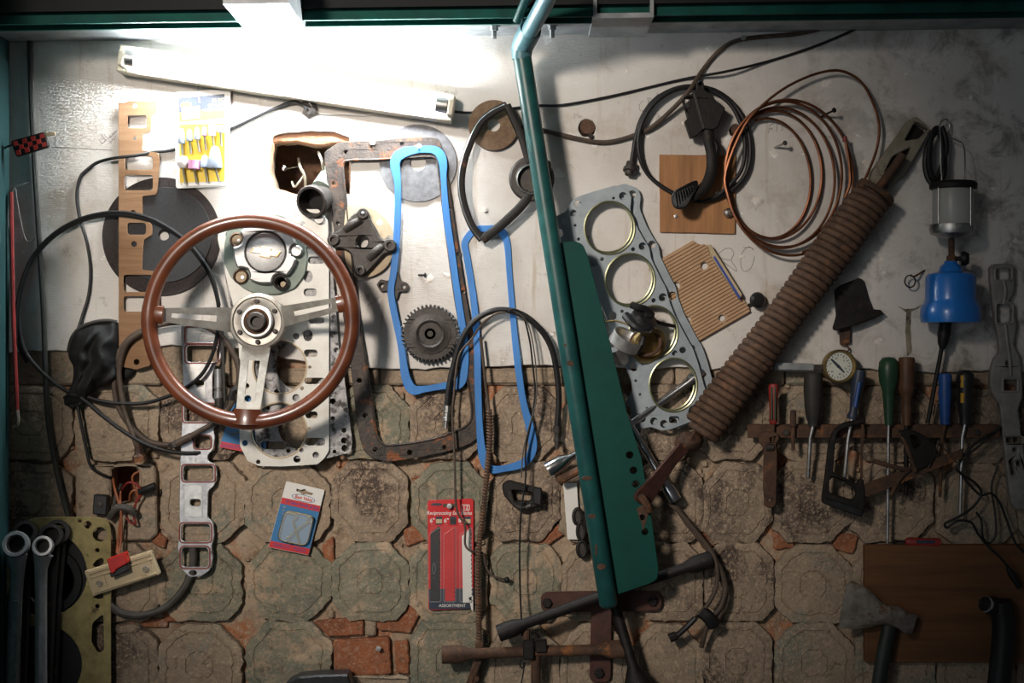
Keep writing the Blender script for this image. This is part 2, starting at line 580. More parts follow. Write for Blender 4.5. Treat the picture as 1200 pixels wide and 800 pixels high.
M = {
 'plaster': plaster_material(),
 'mortar': mat('lime_mortar', (0.36, 0.28, 0.20), (0.20, 0.14, 0.09), 0.9, 0, 16, 0.8, wear=(0.33, 0.12, 0.05), wear_at=0.55, wear_scale=7, bscale=110, grit=[(150, 0.56, (0.42, 0.31, 0.215), 0.8), (60, 0.60, (0.11, 0.08, 0.055), 0.75), (330, 0.60, (0.50, 0.38, 0.27), 0.7), (25, 0.62, (0.40, 0.30, 0.21), 0.6)]),
 'tile': mat('cement_block', (0.33, 0.255, 0.18), (0.215, 0.17, 0.125), 0.9, 0, 15, 1.0, grit=[(150, 0.56, (0.42, 0.31, 0.215), 0.8), (60, 0.60, (0.11, 0.08, 0.055), 0.75), (330, 0.60, (0.50, 0.38, 0.27), 0.7), (25, 0.62, (0.40, 0.30, 0.21), 0.6)], wear=(0.19, 0.19, 0.15), wear_at=0.58, wear_scale=9, bscale=170, vary=True),
 'tile_green': mat('cement_block_greened', (0.225, 0.205, 0.145), (0.135, 0.145, 0.112), 0.9, 0, 16, 1.0, grit=[(150, 0.56, (0.42, 0.31, 0.215), 0.5), (60, 0.60, (0.11, 0.08, 0.055), 0.75), (330, 0.60, (0.50, 0.38, 0.27), 0.5), (25, 0.62, (0.40, 0.30, 0.21), 0.45)], wear=(0.38, 0.28, 0.19), wear_at=0.56, wear_scale=12, bscale=170, vary=True),
 'tile_dark': mat('cement_block_sooted', (0.30, 0.23, 0.165), (0.18, 0.14, 0.105), 0.9, 0, 14, 1.0, grit=[(150, 0.56, (0.42, 0.31, 0.215), 0.8), (60, 0.60, (0.11, 0.08, 0.055), 0.75), (330, 0.60, (0.50, 0.38, 0.27), 0.7), (25, 0.62, (0.40, 0.30, 0.21), 0.6)], wear=(0.07, 0.05, 0.04), wear_at=0.54, wear_scale=8, bscale=170, vary=True),
 'brick': mat('red_clay_brick', (0.33, 0.115, 0.05), (0.20, 0.07, 0.034), 0.92, 0, 20, 1.0, grit=[(120, 0.57, (0.36, 0.24, 0.16), 0.7), (45, 0.58, (0.13, 0.06, 0.035), 0.7), (300, 0.6, (0.42, 0.26, 0.16), 0.6)], wear=(0.42, 0.32, 0.24), wear_at=0.6, wear_scale=18, bscale=170, vary=True),
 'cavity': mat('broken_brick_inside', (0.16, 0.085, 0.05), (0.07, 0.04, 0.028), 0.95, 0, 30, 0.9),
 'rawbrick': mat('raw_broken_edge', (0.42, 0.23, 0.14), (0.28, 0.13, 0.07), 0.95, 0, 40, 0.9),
 'lampmetal': mat('cream_enamel', (0.72, 0.68, 0.56), (0.58, 0.52, 0.40), 0.45, 0, 25, 0.05),
 'tube': glow('lit_fluorescent_tube', (0.93, 0.98, 1.0), TUBE_POWER),
 'steel': mat('plain_steel', (0.55, 0.55, 0.54), (0.35, 0.34, 0.33), 0.35, 1.0, 60, 0.06),
 'chrome': mat('chrome_plate', (0.72, 0.72, 0.73), (0.55, 0.55, 0.56), 0.12, 1.0, 50, 0.02),
 'satin': mat('satin_chrome', (0.42, 0.43, 0.44), (0.30, 0.31, 0.32), 0.32, 0.6, 50, 0.03),
 'alu': mat('dull_aluminium', (0.62, 0.62, 0.61), (0.42, 0.42, 0.41), 0.38, 0.9, 50, 0.1, wear=(0.20, 0.19, 0.18), wear_at=0.64),
 'spoke': mat('spoke_aluminium', (0.46, 0.44, 0.40), (0.30, 0.275, 0.24), 0.42, 0.75, 40, 0.1, wear=(0.25, 0.18, 0.12), wear_at=0.62),
 'black': mat('black_rubber', (0.012, 0.012, 0.013), (0.006, 0.006, 0.0065), 0.45, 0, 80, 0.05, spec=0.35),
 'blackplastic': mat('black_plastic', (0.018, 0.018, 0.02), (0.010, 0.010, 0.011), 0.35, 0, 80, 0.05),
 'iron': mat('black_iron', (0.018, 0.015, 0.0135), (0.008, 0.007, 0.0065), 0.55, 0.4, 60, 0.2, wear=(0.13, 0.06, 0.03), wear_at=0.64),
 'rust': mat('rusty_steel', (0.12, 0.062, 0.036), (0.05, 0.03, 0.022), 0.75, 0.25, 45, 0.5, wear=(0.25, 0.10, 0.035), wear_at=0.6),
 'rustpan': mat('sump_rail_rust', (0.075, 0.058, 0.048), (0.032, 0.027, 0.025), 0.55, 0.35, 55, 0.5, wear=(0.22, 0.075, 0.025), wear_at=0.585, wear_scale=30),
 'rustspring': mat('spring_rust', (0.15, 0.085, 0.052), (0.065, 0.040, 0.028), 0.75, 0.2, 60, 0.4, wear=(0.19, 0.095, 0.05), wear_at=0.6),
 'browniron': mat('red_brown_painted_iron', (0.085, 0.030, 0.022), (0.045, 0.018, 0.014), 0.6, 0.1, 40, 0.3),
 'blue': mat('blue_gasket_rubber', (0.036, 0.20, 0.53), (0.025, 0.15, 0.44), 0.5, 0, 30, 0.25, stretch=(1, 1, 0.15), bscale=250, wear=(0.05, 0.17, 0.36), wear_at=0.66),
 'masonite': wood('brown_gasket_fibre', (0.27, 0.155, 0.082), (0.20, 0.105, 0.05), 0.8, 'x', 1.2),
 'walnut': mat('varnished_wheel_wood', (0.17, 0.047, 0.017), (0.085, 0.022, 0.009), 0.3, 0, 14, 0.0, coat=0.5, stretch=(1, 1, 1)),
 'wood': wood('orange_plywood', (0.38, 0.185, 0.07), (0.23, 0.10, 0.035), 0.6, 'z', 0.7),
 'board': wood('dark_oiled_board', (0.15, 0.062, 0.018), (0.085, 0.034, 0.010), 0.6, 'x', 0.5),
 'card': mat('pale_corrugated_fibre', (0.46, 0.31, 0.19), (0.36, 0.225, 0.13), 0.85, 0, 12, 0.1),
 'gasketgrey': mat('blue_grey_gasket_coating', (0.33, 0.375, 0.405), (0.25, 0.29, 0.32), 0.42, 0.25, 30, 0.05, wear=(0.15, 0.10, 0.08), wear_at=0.70, wear_scale=70),
 'gasketwhite': mat('pale_grey_head_gasket', (0.62, 0.61, 0.57), (0.50, 0.485, 0.445), 0.45, 0.25, 20, 0.05, wear=(0.27, 0.20, 0.13), wear_at=0.65, wear_scale=30),
 'gasketsoot': mat('sooted_grey_gasket', (0.42, 0.41, 0.41), (0.19, 0.185, 0.185), 0.5, 0.3, 60, 0.25, wear=(0.035, 0.03, 0.03), wear_at=0.55, wear_scale=40),
 'firering': mat('olive_gold_ring', (0.42, 0.42, 0.27), (0.26, 0.27, 0.15), 0.25, 0.9, 40, 0.05),
 'goldgasket': mat('gold_gasket', (0.36, 0.30, 0.13), (0.22, 0.18, 0.07), 0.5, 0.35, 40, 0.15, wear=(0.10, 0.07, 0.03), wear_at=0.63),
 'manifold': mat('bright_manifold_gasket', (0.56, 0.56, 0.57), (0.33, 0.33, 0.345), 0.35, 0.75, 45, 0.15, wear=(0.13, 0.12, 0.12), wear_at=0.62),
 'sealant': mat('red_sealant', (0.26, 0.06, 0.04), (0.17, 0.05, 0.035), 0.6, 0, 60, 0.2),
 'discblack': mat('black_cutting_disc', (0.040, 0.040, 0.042), (0.027, 0.027, 0.029), 0.9, 0, 300, 0.3, bscale=700),
 'discweave': mat('dark_woven_disc', (0.045, 0.035, 0.032), (0.020, 0.016, 0.016), 0.9, 0, 350, 0.6, bscale=600),
 'discgrey': mat('grey_grinding_disc', (0.19, 0.19, 0.20), (0.11, 0.11, 0.115), 0.7, 0, 60, 0.2, wear=(0.42, 0.41, 0.40), wear_at=0.66, wear_scale=45),
 'discbrown': mat('brown_grinding_disc', (0.19, 0.125, 0.075), (0.12, 0.075, 0.045), 0.85, 0, 120, 0.3, bscale=500),
 'capalu': mat('satin_cap_aluminium', (0.46, 0.455, 0.45), (0.36, 0.355, 0.35), 0.42, 0.8, 60, 0.03),
 'sage': mat('grey_green_paint', (0.24, 0.28, 0.235), (0.17, 0.21, 0.18), 0.55, 0, 30, 0.1, wear=(0.20, 0.13, 0.08), wear_at=0.68),
 'castiron': mat('dark_cast_metal', (0.075, 0.066, 0.060), (0.042, 0.037, 0.034), 0.5, 0.6, 80, 0.25, wear=(0.16, 0.11, 0.08), wear_at=0.68),
 'beige': mat('beige_gasket_card', (0.50, 0.41, 0.29), (0.40, 0.31, 0.20), 0.8, 0, 30, 0.05),
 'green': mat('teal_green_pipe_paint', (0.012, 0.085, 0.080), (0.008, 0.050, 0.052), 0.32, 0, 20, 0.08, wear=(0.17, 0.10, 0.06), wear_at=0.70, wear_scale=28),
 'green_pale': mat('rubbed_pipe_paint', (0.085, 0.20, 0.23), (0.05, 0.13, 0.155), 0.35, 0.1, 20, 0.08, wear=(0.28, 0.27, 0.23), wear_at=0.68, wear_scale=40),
 'greenplate': mat('deep_green_plate_paint', (0.0030, 0.058, 0.045), (0.002, 0.044, 0.035), 0.55, spec=0.2, metal=0, scale=15, bump=0.06, wear=(0.10, 0.07, 0.04), wear_at=0.73, wear_scale=24),
 'teal': mat('teal_locker_paint', (0.006, 0.050, 0.052), (0.004, 0.033, 0.035), 0.6, 0, 10, 0.05),
 'galv': mat('galvanised_steel', (0.33, 0.35, 0.36), (0.18, 0.195, 0.205), 0.5, 0.3, 25, 0.1, wear=(0.09, 0.08, 0.07), wear_at=0.64),
 'railgreen': mat('shelf_rail_green', (0.006, 0.080, 0.062), (0.004, 0.046, 0.038), 0.6, 0, 15, 0.05, spec=0.15, wear=(0.22, 0.21, 0.17), wear_at=0.70, wear_scale=40),
 'darksteel': mat('dark_shelf_steel', (0.012, 0.013, 0.013), (0.007, 0.008, 0.008), 0.8, 0.0, 20, 0.1),
 'copper': mat('dull_copper', (0.30, 0.12, 0.06), (0.16, 0.065, 0.036), 0.32, 0.85, 50, 0.05),
 'brass': mat('old_brass', (0.42, 0.31, 0.14), (0.25, 0.18, 0.08), 0.35, 0.9, 50, 0.05),
 'brownhose': mat('brown_rubber_hose', (0.085, 0.058, 0.040), (0.045, 0.032, 0.024), 0.6, 0, 50, 0.15),
 'greycable': mat('dusty_grey_cable', (0.075, 0.066, 0.056), (0.04, 0.036, 0.032), 0.6, 0, 40, 0.1),
 'darkcable': mat('dusty_olive_cable', (0.032, 0.034, 0.028), (0.018, 0.019, 0.016), 0.55, 0, 40, 0.1),
 'cloth': mat('black_cloth', (0.010, 0.010, 0.0105), (0.005, 0.005, 0.005), 0.65, 0, 50, 0.3, spec=0.3, bscale=300),
 'red': mat('red_print', (0.55, 0.022, 0.025), (0.47, 0.018, 0.02), 0.3, 0, 20, 0.0),
 'redplastic': mat('bright_red_plastic', (0.55, 0.018, 0.010), (0.42, 0.012, 0.008), 0.35, 0, 20, 0.05),
 'redpaint': mat('dull_red_paint', (0.27, 0.022, 0.018), (0.16, 0.014, 0.012), 0.5, 0, 20, 0.1),
 'orange': mat('orange_wire', (0.38, 0.13, 0.055), (0.28, 0.085, 0.035), 0.5, 0, 20, 0.0),
 'white': mat('white_print', (0.72, 0.71, 0.68), (0.64, 0.63, 0.6), 0.5, 0, 20, 0.0),
 'cream': mat('cream_plastic', (0.50, 0.40, 0.25), (0.40, 0.31, 0.185), 0.5, 0, 20, 0.05),
 'yellow': mat('yellow_card', (0.72, 0.50, 0.03), (0.66, 0.45, 0.03), 0.5, 0, 20, 0.0),
 'navy': mat('navy_print', (0.03, 0.04, 0.07), (0.02, 0.03, 0.05), 0.4, 0, 20, 0.0),
 'cardblue': mat('blue_card_print', (0.02, 0.16, 0.38), (0.018, 0.14, 0.33), 0.4, 0, 20, 0.0),
 'printblue': mat('blue_lettering', (0.03, 0.06, 0.30), (0.03, 0.05, 0.26), 0.5, 0, 20, 0.0),
 'stonegrey': mat('grey_abrasive', (0.20, 0.23, 0.28), (0.15, 0.18, 0.22), 0.7, 0, 100, 0.2),
 'stonepink': mat('pink_abrasive', (0.42, 0.20, 0.32), (0.34, 0.15, 0.25), 0.7, 0, 100, 0.2),
 'stonewhite': mat('white_abrasive', (0.74, 0.73, 0.70), (0.66, 0.65, 0.62), 0.7, 0, 100, 0.2),
 'blade_black': mat('black_blade', (0.02, 0.02, 0.022), (0.014, 0.014, 0.015), 0.35, 0.2, 40, 0.02),
 'blue_can': mat('blue_gas_enamel', (0.016, 0.185, 0.62), (0.014, 0.16, 0.54), 0.25, 0, 20, 0.03, coat=0.4),
 'bluehandle': mat('blue_handle', (0.015, 0.085, 0.32), (0.01, 0.05, 0.20), 0.4, 0, 30, 0.05),
 'greenhandle': mat('green_handle', (0.02, 0.065, 0.032), (0.012, 0.04, 0.02), 0.35, 0, 30, 0.05),
 'brownhandle': mat('brown_wood_handle', (0.11, 0.05, 0.022), (0.06, 0.028, 0.013), 0.5, 0, 30, 0.1),
 'greyhandle': mat('charcoal_grip', (0.030, 0.028, 0.024), (0.018, 0.017, 0.015), 0.6, 0, 30, 0.1),
 'yellowgrip': mat('amber_yellow_grip', (0.55, 0.30, 0.015), (0.45, 0.23, 0.012), 0.5, 0, 30, 0.05),
 'gaugeface': mat('gauge_dial_face', (0.62, 0.63, 0.56), (0.52, 0.53, 0.47), 0.4, 0, 20, 0.0),
 'castgrey': mat('grey_cast_alloy', (0.33, 0.32, 0.295), (0.22, 0.21, 0.19), 0.55, 0.35, 40, 0.3, wear=(0.10, 0.09, 0.08), wear_at=0.63),
 'pegcream': mat('dirty_cream_casting', (0.30, 0.27, 0.21), (0.17, 0.145, 0.10), 0.7, 0, 20, 0.2, wear=(0.05, 0.035, 0.025), wear_at=0.6),
 'axehead': mat('worn_axe_steel', (0.24, 0.215, 0.19), (0.10, 0.085, 0.07), 0.5, 0.5, 35, 0.3, wear=(0.10, 0.055, 0.03), wear_at=0.57, wear_scale=25),
 'handlegreen': mat('dark_green_tape', (0.016, 0.024, 0.02), (0.009, 0.013, 0.011), 0.5, 0, 30, 0.15),
 'clear': clear('clear_blister', (0.7, 0.7, 0.7), 0.15, 0.10),
 'lampglass': clear('frosted_lantern_glass', (0.50, 0.50, 0.47), 0.35, 0.72),
 'whiteflake': mat('chipped_white_filler', (0.80, 0.79, 0.77), (0.62, 0.55, 0.47), 0.8, 0, 60, 0.3),
}

# ------------------------------------------------------------------ the wall
WALL_O = (0, 0, 1.5)
random.seed(4)
hole_bed = rough([(321, 168), (345, 166), (372, 171), (402, 168), (409, 180), (409, 226), (385, 229), (345, 227), (324, 220), (318, 200)], 1.2, 3, 4)
hole_box = rough([(131, 551), (140, 546), (158, 547), (163, 553), (163, 588), (131, 590)], 0.6, 9, 4)
bed = MB()
bed.plate([(-90, 420), (1290, 420), (1290, 900), (-90, 900)], [hole_box], -0.06, -0.022, 0.001)
bed.plate([(-90, -60), (1290, -60), (1290, 420.2), (-90, 420.2)], [hole_bed], -0.06, -0.022, 0.001)
wall = struct(bed.build('wall_back', M['mortar'], origin=WALL_O, smooth=0))

edge = [(-90, 414), (30, 412), (120, 409), (200, 404), (290, 407), (335, 420), (385, 428), (430, 431), (470, 433), (545, 430), (640, 427),
        (700, 432), (840, 431), (905, 434), (960, 437), (1020, 432), (1100, 436), (1170, 434), (1290, 440)]
low = []
for i in range(len(edge)-1):
    a, b = edge[i], edge[i+1]
    n = max(1, int((b[0]-a[0])/9))
    for k in range(n):
        x = lerp(a[0], b[0], k/n); y = lerp(a[1], b[1], k/n)
        low.append((x, y+3.5*noise.noise(Vector((x*0.045, 3.1, 0)))+1.5*noise.noise(Vector((x*0.2, 8.1, 0)))))
low.append(edge[-1])
hole_pl = rough([(320, 158), (335, 155), (360, 154), (392, 155), (409, 161), (411, 182), (410, 228), (385, 230), (345, 228), (322, 222), (315, 200), (317, 175)], 1.5, 1, 4)
hole_sock = rough(circ(688, 150, 10.5, 20), 1.0, 5, 3)
hole_sock2 = rough(circ(862, 153, 8, 16), 1.3, 6, 3)
pl = MB()
pl.plate([(-90, -60)]+[(1290, -60)]+low[::-1], [hole_pl, hole_sock, hole_sock2], -0.022, 0.0, 0.0012)
pl.build('plaster', M['plaster'], wall, smooth=0)
rb = MB().plate(rough([(312, 150), (415, 150), (416, 236), (310, 236)], 1, 2, 6), [hole_bed], -0.021, -0.009, 0.003)
rb.build('broken_edge', M['rawbrick'], wall, smooth=0)

def cavity(name, x0, y0, x1, y1, depth, m, parent=wall):
    mb = MB()
    a, b = P(x0, y0, -0.059), P(x1, y1, -0.059)
    c, d = Vector((a.x, depth, a.z)), Vector((b.x, depth, b.z))
    v = [(a.x, a.y, a.z), (b.x, a.y, a.z), (b.x, a.y, b.z), (a.x, a.y, b.z), (a.x, depth, a.z), (b.x, depth, a.z), (b.x, depth, b.z), (a.x, depth, b.z)]
    mb.add(v, [(0, 1, 5, 4), (1, 2, 6, 5), (2, 3, 7, 6), (3, 0, 4, 7), (4, 5, 6, 7)])
    return mb.build(name, m, parent, smooth=0)
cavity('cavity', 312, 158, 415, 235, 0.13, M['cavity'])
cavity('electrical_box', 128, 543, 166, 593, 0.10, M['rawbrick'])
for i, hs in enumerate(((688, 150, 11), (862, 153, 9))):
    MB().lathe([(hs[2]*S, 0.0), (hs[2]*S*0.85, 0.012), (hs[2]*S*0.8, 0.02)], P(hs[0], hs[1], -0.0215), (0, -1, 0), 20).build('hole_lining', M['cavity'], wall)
MB().lathe([(0.0075, 0), (0.0075, 0.012), (0.005, 0.0125), (0.0045, 0.006), (0, 0.006)], P(689, 153, -0.02), (0.1, -1, -0.2), 18).build('conduit_end', M['sage'], wall)

# chipped filler around nails and old plugs, standing a little proud of the plaster
for i, (x, y, r) in enumerate([(968, 96, 9), (656, 204, 10), (508, 243, 11), (505, 328, 9), (524, 322, 6), (907, 182, 7), (1015, 190, 6), (1030, 400, 6), (735, 84, 4), (1033, 304, 6),
                               (1024, 297, 5), (1037, 320, 4), (1078, 222, 5), (1165, 222, 5), (1193, 283, 7), (885, 235, 6), (853, 165, 9), (1145, 252, 5), (820, 120, 4),
                               (800, 143, 4), (870, 300, 5), (697, 168, 6), (1138, 114, 3), (905, 125, 4), (300, 195, 4), (1075, 245, 5), (1040, 262, 4), (1035, 372, 5)]):
    m = MB().puff(rough(circ(x, y, r*0.75, 14, r*random.uniform(0.5, 1.0)), r*0.7, i, 2), -0.0004, 0.0010, 4)
    m.build('filler_patch', M['whiteflake'], wall)

# pencil scribbles on the plaster
pen = mat('pencil_grey', (0.20, 0.19, 0.185), (0.14, 0.135, 0.13), 0.8, 0, 40, 0.0)
def scribble(strokes, r=0.32):
    m = MB()
    for st in strokes:
        m.cable([(x, y, 0.0002) for x, y in st], r, 4, 5, flat=0.5)
    m.build('pencil_mark', pen, wall)
scribble([[(857, 305), (847, 303), (842, 298), (849, 292), (856, 291), (860, 297), (857, 305), (862, 313), (863, 318), (855, 312), (848, 307)],
          [(871, 290), (880, 290), (883, 293), (878, 289), (871, 294), (868, 304), (869, 314), (873, 318), (879, 315), (883, 307), (884, 300)]])
scribble([[(754, 118), (751, 120), (749, 124), (750, 129), (753, 130), (756, 127)], [(759, 115), (760, 124)], [(758, 115), (763, 115), (760, 119), (763, 121), (760, 124)], [(769, 109), (772, 111), (769, 113), (771, 115), (768, 113), (772, 110)], [(780, 104), (780, 108)]], .25)
scribble([[(907, 145), (903, 146), (901, 151), (905, 150), (904, 153)], [(900, 156), (902, 151)], [(911, 145), (910, 154)], [(916, 148), (917, 152), (915, 153)]], .28)
scribble([[(116, 163), (120, 168), (123, 164), (118, 162)], [(119, 158), (124, 164)], [(122, 157), (126, 162)], [(128, 158), (129, 161), (131, 159), (134, 155), (137, 152)], [(119, 169), (126, 163), (138, 153)], [(128, 165), (130, 167), (132, 163), (134, 164), (136, 159)]], .25)
MB().cable([(60, 172.5, .0002), (80, 173, .0002), (110, 175, .0002), (132, 176, .0002)], .35, 4, 5, flat=.5).build('scored_line', pen, wall)

# course of smooth cement under the plaster edge, then courses of cast blocks with clipped corners
def tile_mesh(name, w, h, seed, m):
    rnd = random.Random(seed)
    rings = [(1.0, -0.016), (0.993, -0.005), (0.98, -0.0016), (0.90, -0.0004), (0.80, -0.0004), (0.785, -0.0026), (0.765, -0.0026), (0.75, -0.0002), (0.55, 0.0), (0.34, 0.0002), (0.325, -0.0020), (0.305, -0.0020), (0.29, 0.0), (0.15, 0.0), (0.0, 0.0)]
    n = 64
    clip = [rnd.uniform(0.15, 0.31) for _ in range(4)]
    rad = []
    for k in range(n):
        a = 2*math.pi*k/n
        c, s = math.cos(a), math.sin(a)
        q = (0 if c > 0 and s > 0 else 1 if s > 0 else 2 if c < 0 else 3)
        r = min(0.5/max(abs(c), 1e-6), 0.5/max(abs(s), 1e-6))
        r = min(r, (1-clip[q])/(abs(c)+abs(s)))
        r *= 1+0.05*noise.noise(Vector((c*2.2, s*2.2, seed*3.7)))+0.04*noise.noise(Vector((c*6, s*6, seed*1.7)))+0.03*noise.noise(Vector((c*17, s*17, seed*2.9)))
        rad.append((c*r, s*r))
    vs = []; fs = []
    inner = rnd.random() < 0.55
    for f, hh in rings:
        if not inner and f < 0.36:
            hh = 0.0
        for k in range(n):
            x, z = rad[k][0]*f*w, rad[k][1]*f*h
            nz = noise.noise(Vector((x*38, z*38, seed*5.1)))*0.0022+noise.noise(Vector((x*120, z*120, seed*2.3)))*0.0014+noise.noise(Vector((x*300, z*300, seed*2.3)))*0.0008
            vs.append((x, -(hh+nz), z))
    R = len(rings)
    for i in range(R-1):
        for k in range(n):
            l = (k+1) % n
            fs.append((i*n+k, i*n+l, (i+1)*n+l, (i+1)*n+k))
    me = bpy.data.meshes.new(name)
    me.from_pydata(vs, [], fs)
    me.materials.append(m)
    fix_normals(me)
    me.polygons.foreach_set('use_smooth', [True]*len(me.polygons))
    me.set_sharp_from_angle(angle=math.radians(50))
    return me

wo = Vector(WALL_O)
xs = [-20, 85, 185, 285, 388, 480, 572, 657, 740, 824, 907, 1002, 1098, 1192, 1260]
ys = [452, 541, 637, 730, 826]
tint = {(0, 3): 'tile', (0, 4): 'tile_green', (0, 5): 'tile_dark', (0, 6): 'tile_dark', (1, 4): 'tile_dark', (1, 6): 'tile_dark', (2, 2): 'tile_green', (2, 3): 'tile_green', (2, 4): 'tile_green',
        (2, 5): 'tile_green', (2, 6): 'tile_green', (3, 5): 'tile_green', (3, 3): 'tile_green', (1, 5): 'tile_green', (1, 9): 'tile_dark', (1, 10): 'tile_dark', (0, 9): 'tile_dark'}
cache = {}
for r in range(4):
    for c in range(14):
        w, h = (xs[c+1]-xs[c])*S*1.0, (ys[r+1]-ys[r])*S*1.0
        key = tint.get((r, c), 'tile' if random.random() < 0.8 else 'tile_dark')
        cx, cy = (xs[c]+xs[c+1])/2, (ys[r]+ys[r+1])/2
        if (r, c) == (1, 1):
            m = MB().plate(rough(rpoly([(88, 545), (182, 544), (184, 632), (89, 634)], 10), 1.2, 8, 6), [rough([(130, 550), (140, 545), (158, 546), (164, 552), (164, 589), (130, 591)], 0.8, 4, 4)], -0.02, -0.004, 0.003)
            m.build('block', M['tile'], wall, smooth=0)
            continue
        if (r, c) == (3, 4):
            continue
        v = (key, random.randrange(4))
        if v not in cache:
            cache[v] = tile_mesh('block', 1, 1, hash(v[0]) % 1 + v[1]+10*['tile', 'tile_green', 'tile_dark'].index(key), M[key]) if False else tile_mesh('block', 0.145, 0.143, v[1]+4*['tile', 'tile_green', 'tile_dark'].index(key), M[key])
        o = bpy.data.objects.new('block', cache[v])
        COL.objects.link(o)
        o.parent = wall
        p = P(cx+random.uniform(-2, 2), cy+random.uniform(-2, 2), 0)
        o.location = p-wo+Vector((0, random.uniform(0.002, 0.007), 0))
        fx, fz = random.choice((1, -1)), random.choice((1, -1))
        o.scale = (w/0.145, 1, h/0.143)
        o.rotation_euler = (random.uniform(-0.02, 0.02), 0 if fx > 0 else math.pi if False else 0, 0)
        o.rotation_euler = (random.uniform(-0.015, 0.015), random.uniform(-0.02, 0.02), random.uniform(-0.015, 0.015))
x = -40
k = 0
while x < 1240:
    w = random.uniform(85, 150)
    m = MB().plate(rough(rpoly([(x+1, 431 if x > 300 else 402), (x+w-1, 431 if x > 300 else 402), (x+w-1, 451), (x+1, 451)], 3), 1.3, 20+k, 6), [], -0.022, -0.010+random.uniform(-0.002, 0.002), 0.003)
    m.build('cement_course', M['tile'], wall, smooth=0)
    x += w; k += 1
# red bricks showing where the blocks have broken away
for i, (poly, hh) in enumerate([
        ([(368, 728), (425, 722), (426, 744), (384, 746)], -0.010), ([(441, 722), (478, 704), (498, 708), (480, 742), (442, 738)], -0.012),
        ([(390, 750), (456, 746), (458, 790), (392, 793)], -0.007), ([(462, 752), (478, 750), (480, 790), (464, 788)], -0.012),
        ([(376, 640), (390, 628), (392, 662), (384, 668)], -0.012), ([(472, 620), (500, 612), (502, 632), (476, 640)], -0.013),
        ([(620, 632), (660, 612), (668, 622), (640, 640)], -0.012), ([(818, 600), (850, 604), (846, 640), (822, 642)], -0.014),
        ([(905, 622), (932, 624), (930, 642), (908, 644)], -0.014), ([(975, 622), (1006, 628), (1000, 650), (978, 644)], -0.014),
        ([(180, 620), (196, 632), (192, 644), (176, 634)], -0.013), ([(188, 712), (206, 712), (214, 728), (192, 730)], -0.013),
        ([(150, 722), (196, 725), (196, 736), (152, 734)], -0.014), ([(480, 560), (560, 548), (566, 590), (500, 584)], -0.012)]):
    m = MB().plate(rough(rpoly(poly, 3), 1.2, 40+i, 4), [], -0.022, hh, 0.002)
    m.build('brick', M['brick'], wall, smooth=0)

# scored marks of the old joint at (384..480, 730..800): mortar plug beside the bare brick
m = MB().plate(rough(rpoly([(427, 724), (441, 724), (440, 745), (428, 745)], 3), 1, 77, 3), [], -0.022, -0.008, 0.003)
m.build('mortar_joint', M['tile'], wall, smooth=0)
m = MB().plate(rough(rpoly([(392, 790), (480, 792), (480, 835), (392, 835)], 6), 2, 78, 6), [], -0.022, -0.006, 0.004)
m.build('block', M['tile'], wall, smooth=0)

crumbs = MB()
for r in range(5):
    for c in range(15):
        for k in range(4):
            if random.random() < 0.5:
                px, py = xs[c]+random.gauss(0, 5), (ys[r]+random.uniform(0, 1)*95) if r < 4 else ys[r]
            else:
                px, py = xs[c]+random.uniform(0, 95), ys[r]+random.gauss(0, 4)
            rr = random.uniform(1.5, 5)
            if abs(px-147) < 26 and abs(py-568) < 32:
                continue
            crumbs.ball(P(px, py, -0.0195), rr*S, 6, sc=(random.uniform(.7, 1.6), random.uniform(.6, 1.3), random.uniform(.7, 1.4)))
crumbs = crumbs.build('mortar_crumbs', M['mortar'], wall, smooth=0)
crumbs['kind'] = 'stuff'

# ------------------------------------------------------------------ shelf over the wall
sh = thing('steel_shelf', 'long steel shelf with green front rail across the top of the wall', 'shelf', 600, 20, 0.08)
def zrow(mb, x0, x1, zb0, zb1, th, d0, d1, mi=0):
    """bar across the picture: underside at wall heights zb0 (left) and zb1 (right), depth d0..d1"""
    v = []
    for x, zb in ((x0, zb0), (x1, zb1)):
        for d in (d0, d1):
            for dz in (0, th):
                v.append((x, -d, zb+dz))
    return mb.add(v, [(0, 1, 3, 2), (4, 6, 7, 5), (0, 4, 5, 1), (2, 3, 7, 6), (0, 2, 6, 4), (1, 5, 7, 3)], mi)
zL, zR = P(0, 49.5).z, P(1200, 33.5).z
def zat(x):
    return lerp(zL, zR, (x+0.9)/1.8)
zrow(MB(), -1.2, 1.1, zat(-1.2), zat(1.1), 0.012, 0.001, 0.112).build('underside_plate', M['galv'], sh, smooth=0)
g = MB()
zrow(g, -1.2, 1.1, zat(-1.2)-0.006, zat(1.1)-0.006, 0.035, 0.112, 0.118)
zrow(g, -1.2, 1.1, zat(-1.2)+0.002, zat(1.1)+0.002, 0.020, 0.118, 0.150)
zrow(g, -1.2, 1.1, zat(-1.2)-0.004, zat(1.1)-0.004, 0.014, 0.150, 0.156)
g.build('front_rail', M['railgreen'], sh, smooth=0)
zrow(MB(), -1.2, 1.1, zat(-1.2)+0.014, zat(1.1)+0.014, 0.2, 0.157, 0.165).build('fascia', M['darksteel'], sh, smooth=0)
for x0, x1, reach in ((288, 359, 0.30), (693, 762, 0.17)):
    a, b = P(x0, 25, 0.11).x, P(x1, 25, 0.11).x
    m = MB(); zrow(m, a, b, zat(a)-0.010, zat(b)-0.010, 0.008, 0.02, reach)
    zrow(m, a, a+0.006, zat(a)-0.002, zat(a)-0.002, 0.05, 0.112, reach)
    zrow(m, b-0.006, b, zat(b)-0.002, zat(b)-0.002, 0.05, 0.112, reach)
    m.build('cross_bar', M['galv'], sh, smooth=0)
